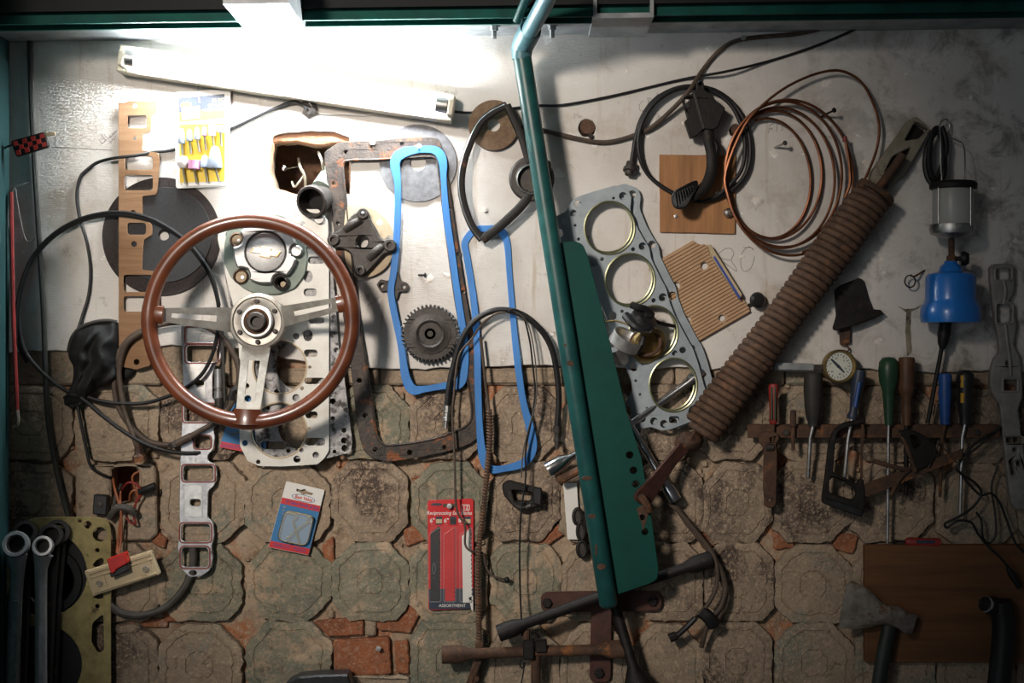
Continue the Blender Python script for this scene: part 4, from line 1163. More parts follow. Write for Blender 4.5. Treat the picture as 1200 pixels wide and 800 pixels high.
MB().lathe([(34*S*k, -0.004), (34.5*S*k, 0.004), (33*S*k, 0.009), (30*S*k, 0.010), (28.5*S*k, 0.0065), (20*S*k, 0.006), (18*S*k, 0.004), (0, 0.004)], hub, (0, -1, 0), 48).build('hub', M['spoke'], t)
MB().lathe([(19.5*S*k, 0.0), (19.5*S*k, 0.010), (18*S*k, 0.013), (15.5*S*k, 0.013), (14.5*S*k, 0.006), (0, 0.006)], hub+Vector((0, -0.004, 0)), (0, -1, 0), 40).build('hub_ring', M['steel'], t)
MB().lathe([(15*S*k, 0.0), (15*S*k, 0.003), (0, 0.0035)], hub+Vector((0, -0.011, 0)), (0, -1, 0), 32).build('rusty_seat', M['rust'], t)
MB().lathe([(11.5*S*k, 0.0), (11.5*S*k, 0.010), (10*S*k, 0.012), (6.5*S*k, 0.012), (6*S*k, 0.004), (0, 0.004)], hub+Vector((0, -0.012, 0)), (0, -1, 0), 28).build('shaft_end', M['castiron'], t)
for i in range(6):
    a = 2*math.pi*i/6+0.55
    MB().lathe([(3*S*k, 0), (3*S*k, 0.0045), (2.3*S*k, 0.006), (0, 0.006)], hub+Vector((math.cos(a)*24.5*S*k, -0.0055, math.sin(a)*24.5*S*k)), (0, -1, 0), 12).build('hub_bolt', M['castiron'], t)

# ------------------------------------------------------------------ long manifold gasket, socket, card behind
mo = [(212, 381), (258, 381), (259, 420), (252, 428), (249, 440), (249, 466), (256, 473), (257, 495), (250, 501), (252, 512), (250, 526), (243, 534), (244, 540), (253, 544), (254.5, 556), (251, 569), (244, 575), (243, 606), (250, 612), (251, 628), (248, 640), (250, 652), (246, 668), (236, 675), (222, 676), (213, 667), (208, 640), (211, 620), (210, 600), (211, 540), (213, 500), (215, 460)]
ports = [rect(219, 384, 255, 401, 3), rect(219, 405, 254, 424, 4), rect(216, 474, 254, 493.5, 4), rect(228, 511, 246.5, 525, 4), rect(215, 545.5, 250, 563, 4), rect(212.5, 614, 246, 634, 4), rect(213, 641.5, 244, 664, 5)]
t = MB().plate(rpoly(mo, 3), ports+[circ(233.5, 449, 5.5, 14, 3.8), rect(223, 585, 235, 592.5, 3.5), circ(226, 671, 4.5, 12, 3), circ(229, 531, 4, 10, 2.4)], 0.010, 0.0135, 0.0008).build('manifold_gasket', M['manifold'], smooth=0)
tag(t, 'long shiny manifold gasket strip with red sealant ringed ports below the wheel', 'gasket')
for p in ports:
    cx = sum(a for a, b in p)/len(p); cy = sum(b for a, b in p)/len(p)
    MB().tube([P(cx+(x-cx)*1.10+(1.2 if x > cx else -1.2)*0.3, cy+(y-cy)*1.17, 0.0136) for x, y in p], 1.0*S, 6, True, flat=0.6).build('sealant_bead', M['sealant'], t)
MB().plate(rpoly([(222, 426), (241, 426), (241, 468), (222, 468)], 2), [circ(233.5, 449, 5.7, 14, 4)], 0.0134, 0.0142, 0.0004).build('smooth_pad', M['alu'], t, smooth=0)
MB().plate(rpoly([(216, 568), (237, 568), (237, 606), (216, 606)], 2), [rect(222.5, 584.5, 235.5, 593, 3.5)], 0.0134, 0.0142, 0.0004).build('smooth_pad', M['alu'], t, smooth=0)
t = thing('plug_socket', 'chrome plug socket with dark grip tucked beside the manifold gasket', 'socket', 256, 448, 0.016)
MB().lathe([(5*S, 0), (5*S, 0.013), (3.5*S, 0.014), (3.5*S, 0.018), (4.6*S, 0.019), (4.6*S, 0.052), (0, 0.052)], P(256, 467, 0.018), (0, 0, 1), 16).build('barrel', M['satin'], t)
MB().lathe([(5*S, 0), (5.5*S, 0.004), (5.2*S, 0.018), (0, 0.018)], P(257, 478, 0.018), (-0.03, 0, 1), 14).build('grip', M['castiron'], t)
MB().plate(rpoly([(258, 388), (262, 388), (264.5, 470), (262, 472), (260.5, 440)], 1), [], 0.019, 0.022, 0.0005).build('flat_bar', M['greyhandle'], t, smooth=0)
t = thing('hook_card', 'blue card with red foot mostly hidden behind the head gasket', 'pack', 275, 505, 0.003)
MB().plate(rpoly([(276, 462), (312, 462), (312, 534), (257, 524)], 1.5), [], 0.002, 0.0035, 0.0003).build('card', M['cardblue'], t, smooth=0)
MB().plate([(259.5, 517), (312, 527), (312, 534), (257.5, 524)], [], 0.0035, 0.0038, 0.0001).build('red_band', M['red'], t, smooth=0)
lettering('band_print', 'QUALITY', 271, 523.2, 0.0038, 4, M['printblue'], t, 9)
MB().cable([(268, 500, .008), (272, 482, .01), (285, 484, .01), (281, 505, .01), (269, 509, .008)], 0.8, 6, 6).build('hook', M['brass'], t)

# ------------------------------------------------------------------ black loops on the left
cablething('black_cable_loop', 'wide black control cable loop ending at the manifold gasket', 'cable',
           [(96, 462, .022), (115, 469, .02), (140, 472.5, .02), (170, 472, .02), (200, 463, .025), (224, 450, .03), (241, 432, .03), (252, 405, .03), (256, 375, .03), (255, 352, .03), (247, 325, .03), (236, 306, .03), (215, 281, .03), (185, 262, .024), (155, 253.5, .02), (125, 252, .018), (92, 260, .012), (62, 278, .012), (38, 306, .012), (26, 340, .012), (22, 375, .012), (28, 408, .012), (45, 432, .014), (70, 453, .018), (95, 466, .024), (115, 483, .022), (140, 502, .02), (170, 520, .022), (200, 529, .02), (222, 531, .016), (235, 530, .012)], 2.3, M['black'])
cablething('black_cable_loop', 'second strand of black cable hugging the top of the wide loop', 'cable',
           [(257, 358, .034), (250, 328, .034), (239, 307, .034), (217, 281, .034), (186, 260, .028), (155, 250, .022), (125, 249, .02), (92, 257, .014), (60, 276, .014), (36, 304, .014), (23, 340, .014), (19, 375, .014), (22, 405, .012), (32, 425, .01)], 2.0, M['black'])
t = thing('brown_hose', 'old brown brake hose coiled behind the lower left wheel rim', 'hose', 200, 460, 0.03)
MB().cable([(163, 530, .018), (157, 512, .018), (148, 488, .018), (142, 460, .018), (140, 430, .018), (148, 404, .02), (165, 390, .022), (190, 380, .026), (225, 378, .026), (255, 390, .026), (270, 408, .026), (279, 430, .026), (279, 450, .026), (270, 475, .026), (252, 494, .026), (230, 507, .024), (212, 517, .022), (200, 521, .02), (175, 517, .016), (152, 498, .014), (138, 475, .014), (134, 450, .014), (137, 420, .014), (150, 398, .014), (170, 385, .018)], 3.2, 6, 10).build('hose', M['brownhose'], t)
MB().cable([(204, 521, .021), (214, 516, .023), (224, 511, .024)], 4.6, 3, 10).build('sleeve', M['brownhose'], t)
MB().cable([(202, 518, .021), (205, 524, .021)], 6.2, 1, 8).build('collar', M['castiron'], t)
MB().cable([(271, 468, .027), (274, 458, .027), (279, 456, .027)], 4.8, 3, 10).build('sleeve', M['black'], t)
m = MB().lathe([(8.5*S, 0), (8.5*S, 0.010), (5.5*S, 0.014), (4*S, 0.03), (3.2*S, 0.034), (0, 0.034)], P(164, 541, .018), (-0.12, 0, 1), 6)
m.build('end_fitting', M['rust'], t)

# black rag bag
def fold(x, y):
    return 0.010*math.sin((x*0.24+y*0.10)+2.5*noise.noise(Vector((x*0.03, y*0.05, 2))))+0.012*noise.noise(Vector((x*0.07, y*0.045, 4)))
t = thing('black_bag', 'crumpled black cloth bag hanging beside the fibre gasket', 'bag', 108, 425, 0.0)
bo = rough(spl([(84, 396), (92, 384), (108, 378), (126, 375), (137, 377), (138.5, 392), (138.5, 410), (138, 430), (137, 445), (124, 453), (110, 456), (102, 466), (97, 474), (86, 476), (76, 474), (76, 466), (84, 450), (86, 432), (80, 415)], 4, True), 0.8, 3, 2.5)
MB().puff(bo, 0.006, 0.036, 26, fold, center=(110, 420)).build('body', M['cloth'], t, smooth=60)
MB().puff(rough(spl([(132, 430), (145, 429), (157, 433), (156, 439), (147, 446), (134, 451)], 4, True), .6, 7, 2.5), 0.0, 0.0075, 8).build('trailing_corner', M['cloth'], t, smooth=60)
MB().cable([(80, 412, .01), (84, 396, .014), (94, 384, .018), (110, 377.5, .02), (126, 375.5, .02), (137, 377.5, .016)], 2.2, 5, 8).build('hem', M['greyhandle'], t)
MB().cable([(76, 466, .012), (84, 462, .03), (96, 466, .022)], 2.5, 4, 8).build('drawn_neck', M['cloth'], t)
MB().puff(rough(circ(86, 472, 11, 20, 5), 0.8, 2, 2), 0.01, 0.016, 6, fold).build('neck_opening', M['cloth'], t)
MB().cable([(90, 476, .012), (96, 500, .01), (101, 525, .008), (106, 545, .008), (116, 554, .008), (128, 559, .004)], 1.4, 6, 6).build('cord', M['black'], t)

# ------------------------------------------------------------------ electrical box leads and terminal block
t = thing('box_wiring', 'orange and red wires spilling from the square box in the blockwork', 'wires', 147, 570, 0.0)
m = MB()
m.cable([(132, 558, -.015), (134, 570, .01), (138, 585, .016), (142, 600, .016), (139, 625, .014), (137, 648, .022)], 1.5, 6, 6)
m.cable([(141, 570, -.02), (141, 585, .014), (142, 605, .018), (142, 630, .016), (139, 648, .022)], 1.5, 6, 6)
m.build('orange_lead', M['orange'], t)
m = MB()
m.cable([(142, 575, -.02), (149, 566, .012), (158, 566, .016), (164, 572, .014), (165, 580, .012), (159, 590, .012), (157, 605, .012), (159, 613, .012), (153, 612, .014), (148, 606, .012)], 1.4, 6, 6)
m.build('red_lead', M['redpaint'], t)
m = MB()
m.cable([(152, 586, -.01), (153, 578, .008), (158, 574, .012), (163, 578, .006), (162, 586, -.02)], 1.4, 6, 6)
m.cable([(163, 586, -.03), (155, 560, -.03), (163, 552, -.03)], 1.2, 6, 6)
m.build('orange_loop', M['orange'], t)
m = MB()
m.cable([(128, 607, .012), (134, 598, .016), (140, 594, .018), (152, 596, .018), (158, 602, .012)], 4.2, 6, 8)
m.cable([(133, 597, .012), (136, 580, .01), (142, 568, -.02)], 2.2, 6, 8)
m.build('grey_sheath', M['greycable'], t)
m = MB().cable([(164, 576, .01), (172, 573, .014), (182, 569, .016)], [1][0]*4.6, 4, 10)
m.build('taped_end', M['black'], t)
t = thing('switch_box', 'small black switch box with a screw beside the square box hole', 'box', 117, 591, 0.0)
MB().plate(rpoly([(109.5, 579), (126, 580.5), (124.5, 604), (108, 602.5)], 2), [], 0.0, 0.014, 0.002).build('body', M['blackplastic'], t, smooth=0)
MB().lathe([(3.2*S, 0), (3*S, 0.002), (0, 0.0025)], P(117.5, 591, .014), (0, -1, 0), 12).build('screw', M['castiron'], t)

t = thing('terminal_block', 'cream terminal block with red and black plug over the gold gasket', 'terminal block', 143, 671, 0.02)
ang = -17.3
def tb(pts):
    return rot(pts, 143, 671, ang)
MB().plate(rpoly(tb([(-42, -15), (40, -15), (42, 15), (-41, 16)]), 2), [], 0.020, 0.031, 0.0012).build('base', M['cream'], t, smooth=0)
for y0, y1 in ((-13, -9), (-6, -4), (11, 14)):
    MB().plate(tb([(-38, y0), (38, y0), (38, y1), (-38, y1)]), [], 0.030, 0.0335, 0.0008).build('rib', M['cream'], t, smooth=0)
for sx in (-29, 28):
    MB().plate(tb([(sx-8, -4), (sx+8, -4), (sx+8, 11), (sx-8, 11)]), [], 0.030, 0.0325, 0.0006).build('screw_seat', M['cream'], t, smooth=0)
    q = tb([(sx, 4)])[0]
    MB().lathe([(4*S, 0), (4*S, 0.002), (3.2*S, 0.0025), (2*S, 0.0015), (0, 0.002)], P(q[0], q[1], .0325), (0, -1, 0), 14).build('screw', M['pegcream'], t)
MB().plate(rpoly([(125, 655), (146, 647), (149, 660), (136, 667), (133, 672), (129, 671)], 2), [], 0.031, 0.052, 0.0015).build('red_plug', M['redplastic'], t, smooth=0)
MB().plate(rpoly([(128, 671), (134, 671), (137, 666), (149, 660), (151, 668), (130, 677)], 1.5), [], 0.031, 0.047, 0.0015).build('black_plug', M['blackplastic'], t, smooth=0)

# ------------------------------------------------------------------ gold gasket, spanners, black shade panel lower left
gg = [(18, 620), (36, 607), (60, 605.5), (112, 605.5), (126, 609), (130, 618), (130, 840), (10, 840), (10, 640)]
hh = [circ(52, 672, 50, 48), circ(50, 778, 46, 48), circ(103, 615, 4.6, 14), circ(93.5, 610, 2.2, 10), circ(117, 626, 8.5, 18), circ(114, 644.5, 2.6, 10), rpoly([(108, 662), (114, 655), (121, 653), (122, 664), (112, 665)], 3), circ(114, 710, 2.6, 10), rpoly([(107, 752), (108, 730), (121, 719), (122, 762), (115, 765)], 4), rpoly([(108, 700), (121, 694), (121, 701), (115, 702)], 2)]
o = MB().plate(rpoly(gg, 5), hh, 0.0145, 0.0165, 0.0004).build('gold_gasket', M['goldgasket'], smooth=0)
tag(o, 'gold coloured head gasket with large bore in the lower left corner', 'gasket')
t = thing('bore_shade_panel', 'black sheet added as the shade seen through the gold gasket bore', 'housing', 50, 720, 0.0)
MB().plate(rpoly([(-20, 622), (110, 622), (108, 720), (112, 840), (-20, 840)], 14), [], 0.0, 0.010, 0.003).build('shade_sheet', M['black'], t, smooth=0)  # black sheet standing in for the shadowed wall behind the bore
MB().lathe([(40*S, 0.0), (38*S, 0.004), (30*S, 0.004), (28*S, 0.001), (0, 0.001)], P(58, 680, 0.009), (0, -1, 0), 36).build('raised_ring', M['black'], t)
def spanner(label, cx, cy, r, ang, px0, px1, wid, h, tilt=0.0, group=None):
    t = thing('ring_spanner', label, 'spanner', cx, cy, h)
    k = (D-h)/D
    MB().lathe([(r*S*0.68, -0.007), (r*S*0.94, -0.007), (r*S, -0.004), (r*S, 0.004), (r*S*0.94, 0.007), (r*S*0.72, 0.007), (r*S*0.64, 0.004), (r*S*0.64, -0.004), (r*S*0.68, -0.007)], P(cx, cy, h), (0.05, -1, tilt), 24).build('ring', M['satin'], t)
    MB().lathe([(r*S*0.67, -0.006), (r*S*0.67, 0.005), (r*S*0.57, 0.005), (r*S*0.57, -0.006), (r*S*0.67, -0.006)], P(cx, cy, h), (0.05, -1, tilt), 12).build('ring_bore', M['castiron'], t)
    m = MB()
    st = [(cx, cy+r*0.75, wid*0.80), (lerp(cx, px0, .5), cy+r*1.3, wid*0.66), (px0, cy+r*2.2, wid*0.52), (lerp(px0, px1, .3), cy+r*4, wid*0.48), (lerp(px0, px1, .7), 760, wid*0.48), (px1, 840, wid*0.5)]
    pp_ = [P(x_, y_, h-0.005*min(1, max(0, (y_-cy))/60)) for x_, y_, w_ in st]
    m.tube(pp_, [w_*S*k for x_, y_, w_ in st], 16, flat=0.62)
    m.build('shank', M['satin'], t, smooth=60)
    q = [(lerp(px0, px1, .3)-wid*0.2, cy+r*4.2), (lerp(px0, px1, .3)+wid*0.2, cy+r*4.2), (px1+wid*0.18, 836), (px1-wid*0.18, 836)]
    dd_ = wid*0.48*0.62*S*k
    MB().plate(rpoly(q, 3), [], h-0.006+dd_*.6, h-0.0047+dd_, 0.0005).build('shank_panel', M['steel'], t, smooth=0)
    return t
t = spanner('large chrome ring spanner, leftmost of the pair in the bottom left corner', 19, 638, 15.5, 0, 20, 14, 17, 0.055, 0.35)
lettering('stamp', '22', 19, 691, 0.0562, 7, M['castiron'], t, 90)
t = spanner('second chrome ring spanner with smaller ring, right of the large one', 50.5, 640, 12, 0, 48, 48, 15, 0.062, 0.3)
for i, (x, y, r, hh_) in enumerate(((60, 628, 14, .040), (67, 624, 15, .026), (30, 624, 14, .03))):
    tt = thing('ring_spanner', ['dark ring spanner directly behind the small chrome ring', 'dark ring spanner furthest back in the row behind the small ring', 'dark ring spanner behind the large chrome ring'][i], 'spanner', x, y, hh_)
    MB().lathe([(r*S*0.66, -0.006), (r*S, -0.005), (r*S, 0.005), (r*S*0.7, 0.006), (r*S*0.62, 0.0), (r*S*0.66, -0.006)], P(x, y, hh_), (0.05, -1, 0.35), 24).build('ring', M['iron'], tt)
    MB().plate(rpoly([(x-8, y+r*.8), (x+9, y+r*.8), (x+4, 700), (x-2, 840), (x-11, 840), (x-8, 700)], 3), [], hh_-0.006, hh_+0.002, 0.002).build('shank', M['iron'], tt, smooth=0)
cablething('grey_cable', 'stiff grey cable curving from the gold gasket up to the manifold gasket', 'cable',
           [(226, 640, .006), (226, 660, .006), (222, 676, .006), (212, 694, .008), (196, 710, .008), (178, 718, .008), (158, 721, .008), (140, 717, .008), (130, 710, .01), (118, 700, .004)], 4.4, M['greycable'], 6, 10)

# ------------------------------------------------------------------ horn ring
t = thing('horn_ring', 'black half-round steering horn ring with rubbed edge and hub boss behind the pipe', 'horn ring', 595, 205, 0.03)
arc = [(594, 123, .03), (578, 131, .03), (564, 143, .03), (553, 163, .03), (545, 185, .03), (541, 205, .03), (541, 225, .03), (546, 247, .03), (554, 266, .03), (565, 281, .03)]
MB().cable(arc, 4.4, 6, 8, flat=0.55).build('ring', M['iron'], t)
MB().cable([(x-2.6, y-0.6, .0345) for x, y, h in arc], 0.9, 6, 6).build('rubbed_edge', M['steel'], t)
MB().cable([(594, 123, .03), (602, 140, .03), (612, 163, .03), (620, 190, .032)], 4.6, 6, 8, flat=0.7).build('arm', M['iron'], t)
MB().cable([(565, 281, .03), (580, 270, .03), (596, 256, .03), (612, 240, .032), (622, 225, .032)], 5.4, 6, 8, flat=0.7).build('arm', M['iron'], t)
MB().lathe([(26*S, 0), (26.5*S, 0.006), (24*S, 0.010), (19*S, 0.010), (17.5*S, 0.012), (16*S, 0.012), (14.5*S, 0.002), (0, 0.002)], P(623, 210, .024), (0, -1, 0), 36).build('boss', M['castiron'], t)
MB().tube([P(a, b, .0365) for a, b in circ(623, 210, 16.8, 36)], 0.9*S, 6, True).build('boss_trim', M['steel'], t)
MB().lathe([(5*S, 0), (6.5*S, 0.006), (6.5*S, 0.016), (5*S, 0.02), (0, 0.02)], P(632, 195, .033), (1, -0.2, 0.05), 14).build('knob', M['castiron'], t)

# ------------------------------------------------------------------ black hose arch, thin wires, wound cable
def hose_end(parent, p, d, r, name='end_fitting', m='steel'):
    MB().lathe([(r*1.3*S, 0), (r*1.3*S, 0.012), (r*1.0*S, 0.013), (r*1.0*S, 0.020), (r*1.25*S, 0.021), (r*1.25*S, 0.027), (r*.8*S, 0.028), (r*.7*S, 0.040), (0, 0.040)], p, d, 10).build(name, M[m], parent)
t = thing('black_hose', 'black hose bent in an arch over the second blue gasket with metal ends', 'hose', 590, 400, 0.03)
MB().cable([(524, 476, .014), (526, 455, .016), (531, 430, .018), (540, 400, .024), (553, 379, .028), (572, 366, .03), (592, 363, .03), (615, 370, .03), (635, 388, .028), (647, 410, .026), (653, 440, .022), (655, 470, .02), (653, 500, .018)], 3.6, 6, 10).build('hose', M['black'], t)
hose_end(t, P(524, 475, .014), (-0.08, 0, -1), 3.4)
hose_end(t, P(653, 499, .018), (-0.02, 0, -1), 3.4, m='castiron')
cablething('thin_brown_wire', 'thin brown wire dangling from the arch down over the red blade pack', 'wire',
           [(592, 366, .034), (580, 368, .036), (565, 380, .03), (552, 398, .03), (540, 412, .028), (535, 430, .026), (532, 462, .026), (530, 487, .026), (532, 520, .026), (533, 550, .026), (534, 585, .026), (537, 602, .026), (545, 616, .026), (545, 637, .026), (551, 645, .026), (560, 647, .018), (567, 650, .016), (569, 662, .016), (575, 673, .016), (584, 677, .016), (592, 679, .012)], 1.3, M['brownhose'])
o = MB().cable([(596, 366, .034), (600, 362, .036), (612, 368, .034), (620, 395, .032), (624, 425, .032), (627, 462, .032), (622, 495, .032), (616, 528, .03), (616, 560, .03), (611, 597, .034), (609, 640, .03), (609.5, 690, .03), (612, 745, .044)], 1.2, 6, 6).build('thin_black_wire', M['black'])
tag(o, 'thin black wire hanging straight from the arch past the clamp to the brace', 'wire')
o = MB().cable([(604, 366, .036), (614, 372, .035), (622, 390, .035), (628, 430, .035), (628, 470, .035), (620, 500, .035), (613, 530, .034), (611, 560, .036)], 0.9, 6, 6).build('thin_grey_wire', M['greycable'])
tag(o, 'thin grey wire beside the black one below the arch', 'wire')
MB().ball(P(594, 679, .012), 3.4*S, 10).build('wire_ball', M['black'], bpy.data.objects['thin_brown_wire'])
t = thing('wound_cable', 'brown spiral wound cable hanging right of the red blade pack', 'cable', 568, 600, 0.02)
path = [(563, 395, .022), (566, 420, .022), (569, 450, .022), (573, 480, .022), (574, 512, .022), (571, 550, .022), (566, 600, .022), (561.5, 640, .022), (560, 680, .022), (561, 720, .022), (562, 757, .022)]
MB().cable(path[:4], 1.8, 6, 8).build('bare_end', M['brownhose'], t)
q = spl(path[3:], 14)
pts = [P(*p) for p in q]
hel = []
acc = 0
dense = []
for i in range(len(pts)-1):
    for s_ in range(7):
        dense.append(pts[i].lerp(pts[i+1], s_/7))
for i, p in enumerate(dense):
    acc += (p-dense[i-1]).length if i else 0
    a = acc/(3.6*S)*2*math.pi
    hel.append(p+Vector((math.cos(a), math.sin(a), 0))*3.0*S)
MB().tube(hel, 1.1*S, 5).build('spiral_winding', M['rustspring'], t)
MB().cable(path[3:], 2.8, 6, 8).build('core', M['rust'], t)
MB().plate(rpoly([(557, 752), (567, 752), (567, 770), (561, 785), (553, 805), (545, 805), (555, 775)], 2), [circ(558, 795, 2, 8)], 0.018, 0.028, 0.002).build('end_lug', M['rust'], t, smooth=0)

t = thing('hose_clamp', 'dark sooted clamp bracket hanging under the second blue gasket', 'clamp', 612, 580, 0.0)
MB().plate(rpoly([(588, 568), (596, 563), (634, 573), (634, 592), (622, 596), (600, 592), (590, 580)], 3), [rpoly([(598, 574), (624, 577), (622, 588), (602, 587)], 3)], 0.0, 0.022, 0.002).build('body', M['iron'], t, smooth=0)
MB().cable([(597, 575, .02), (602, 590, .02), (612, 595, .02), (622, 592, .02)], 2.6, 5, 8).build('jaw', M['castiron'], t)
MB().plate(rpoly([(624, 570), (635, 572), (634, 593), (625, 590)], 1), [], 0.02, 0.03, 0.002).build('lug', M['blackplastic'], t, smooth=0)

# ------------------------------------------------------------------ packs
t = thing('saw_blade_pack', 'red blister pack of reciprocating saw blades under the sump rail corner', 'pack', 528, 650)
MB().plate(rpoly([(501, 586), (555, 584), (555, 713), (502, 715)], 4), [], 0.001, 0.003, 0.0004).build('backing_card', M['red'], t, smooth=0)
MB().plate([(502, 690), (555, 689), (555, 713), (503, 714)], [], 0.003, 0.0034, 0.0001).build('black_foot', M['navy'], t, smooth=0)
MB().plate(rough(rect(519, 590, 536, 594, 2), 0, 0, 50), [], 0.003, 0.0036, 0.0001).build('hang_slot', M['brownhose'], t, smooth=0)
lettering('title_print', 'Reciprocating Saw Blades', 526.5, 601, 0.0032, 4.3, M['white'], t, 0, bold=0.012, shear=0.25, sx=0.86)
lettering('count_print', '12', 545.5, 594.5, 0.0032, 4.6, M['white'], t, 0, bold=0.02)
MB().plate(rect(540.5, 591, 550.5, 598, 1.5), [rect(541.2, 591.7, 549.8, 597.3, 1.5)], 0.003, 0.0034, 0.0001).build('count_frame', M['white'], t, smooth=0)
MB().plate(circ(511.5, 590.8, 6.8, 20, 1.6), [], 0.003, 0.0035, 0.0001).build('logo_oval', M['navy'], t, smooth=0)
for i, (x, m1) in enumerate(((514.5, 'yellow'), (531, 'steel'), (548, 'yellow'))):
    MB().plate(rect(x-3.7, 605, x+3.7, 614.5, .5), [], 0.003, 0.0034, 0.0001).build('size_panel', M['navy'], t, smooth=0)
    MB().plate(rect(x-3.5, 608, x+3.5, 613, .5), [], 0.0034, 0.0037, 0.0001).build('size_patch', M['cream' if m1 == 'yellow' else 'greyhandle'], t, smooth=0)
    lettering('size_print', '6"' if i < 2 else '8"', x-8, 610, 0.0032, 5, M['white'], t, 0, bold=0.02)
    lettering('size_print', '= =', x-8, 614.5, 0.0032, 1.6, M['white'], t, 0)
def blade(x, m, yt, yb, wid, name, lean=0):
    q = [(x-wid/2, yt+9), (x+wid/2, yt), ]
    n = 34
    for i in range(n):
        y = lerp(yt+2, yb, i/n)
        q.append((x+wid/2+(1.3 if i % 2 else 0)+lean*i/n, y))
    q += [(x+wid/2+lean, yb), (x-wid/2+lean*.6, yb)]
    MB().plate(q, [], 0.0045, 0.0058, 0.0003).build(name, M[m], t, smooth=0)
blade(509.5, 'blade_black', 616, 704, 10, 'saw_blade')
blade(527, 'red', 617, 704, 11, 'empty_pocket')
blade(546, 'white', 619, 706, 9.5, 'saw_blade', 2)
MB().plate([(549, 700), (554.5, 698), (554.5, 715), (552.5, 715), (551, 708)], [circ(551.5, 704, 0.8, 8)], 0.0045, 0.0058, 0.0003).build('blade_tang', M['white'], t, smooth=0)
MB().plate(circ(508.5, 666, 2, 16, 6.5), [circ(508.5, 666, 1.5, 16, 5.8)], 0.0058, 0.0061, 0.0001).build('blade_logo', M['stonegrey'], t, smooth=0)
lettering('blade_print', '= =', 508.5, 677, 0.0058, 1.6, M['stonegrey'], t, 0)
lettering('foot_print', 'ASSORTMENT', 530, 709.5, 0.0035, 3.6, M['white'], t, 0, bold=0.01)
for x in (509.5, 527, 546):
    MB().tube([P(a, b, .0105) for a, b in rpoly([(x-7, 626), (x+7, 617), (x+7, 705), (x-7, 705)], 3)], 0.5*S, 5, True).build('blister_edge', M['clear'], t)
MB().plate(rect(504, 616, 554, 706, 4), [], 0.010, 0.0105, 0.0003).build('blister', clear('clear_blister_front', (0.5, 0.5, 0.5), 0.12, 0.035), t, smooth=0)

t = thing('gate_hook_card', 'tilted white, red and blue carded gate hook and eye on the blockwork', 'pack', 347, 607)
def cq(u, v):
    a = Vector((335.5, 563.5)).lerp(Vector((380.5, 574)), u); b = Vector((314.5, 641)).lerp(Vector((361.5, 650.5)), u)
    q = a.lerp(b, v); return (q.x, q.y)
MB().plate(rpoly([cq(0, 0), cq(1, 0), cq(1, 1), cq(0, 1)], 1.5), [rpoly([cq(.30, .075), cq(.42, .08), cq(.5, .05), cq(.58, .08), cq(.74, .09), cq(.72, .12), cq(.58, .12), cq(.5, .14), cq(.42, .12), cq(.32, .11)], .6)], 0.002, 0.004, 0.0003).build('card', M['white'], t, smooth=0)
MB().plate([cq(0.005, .245), cq(.995, .245), cq(.995, .335), cq(.005, .335)], [], 0.004, 0.0043, 0.0001).build('red_band', M['red'], t, smooth=0)
MB().plate([cq(0.005, .335), cq(.995, .335), cq(.995, .90), cq(.005, .90)], [], 0.004, 0.0043, 0.0001).build('blue_field', M['cardblue'], t, smooth=0)
MB().plate([cq(0.005, .90), cq(.995, .90), cq(.995, .995), cq(.005, .995)], [], 0.004, 0.0043, 0.0001).build('red_band', M['red'], t, smooth=0)
el = [cq(.53+.30*math.cos(a), .19+.052*math.sin(a)) for a in [2*math.pi*i/28 for i in range(28)]]
el2 = [cq(.53+.28*math.cos(a), .19+.044*math.sin(a)) for a in [2*math.pi*i/28 for i in range(28)]]
MB().plate(el, [el2], 0.004, 0.0043, 0.0001).build('logo_oval', M['cardblue'], t, smooth=0)
q = cq(.53, .19); lettering('logo_print', 'Best Value', q[0], q[1], 0.0041, 4.2, M['red'], t, 13, bold=0.02, shear=0.2, sx=.85)
q = cq(.54, .29); lettering('band_print', '3" Gate Hook & Eye', q[0], q[1], 0.0044, 3.6, M['printblue'], t, 13, bold=0.015, sx=.95)
q = cq(.5, .945); lettering('band_print', 'QUALITY - TOOLS', q[0], q[1], 0.0044, 3.4, M['printblue'], t, 12, bold=0.01)
for i in range(3):
    q = cq(.12, .375+.05*i); lettering('point_print', ['-N', '-B', '-L'][i], q[0], q[1], 0.0044, 1.9, M['yellow'], t, 13)
MB().cable([cq(.22, .45)+(.012,), cq(.45, .45)+(.012,), cq(.47, .49)+(.012,), cq(.42, .56)+(.012,), cq(.54, .68)+(.012,), cq(.70, .86)+(.012,)], 0.9, 4, 6).build('gate_hook', M['brass'], t)
MB().cable([cq(.80, .50)+(.013,), cq(.62, .62)+(.013,), cq(.44, .78)+(.013,), cq(.40, .80)+(.013,), cq(.44, .87)+(.013,), cq(.52, .87)+(.013,)], 0.9, 4, 6).build('gate_hook', M['brass'], t)
MB().tube([P(a, b, .013) for a, b in circ(*cq(.82, .47), 3.6, 16)], 0.8*S, 6, True).build('screw_eye', M['brass'], t)
MB().tube([P(a, b, .011) for a, b in rpoly([cq(.16, .42), cq(.90, .42), cq(.90, .87), cq(.16, .87)], 8)], 0.9*S, 6, True).build('blister_edge', M['brass'], t)
MB().plate(rpoly([cq(.16, .42), cq(.90, .42), cq(.90, .87), cq(.16, .87)], 8), [], 0.0155, 0.016, 0.0003).build('blister', clear('smoky_blister', (0.75, 0.78, 0.72), 0.12, 0.16), t, smooth=0)

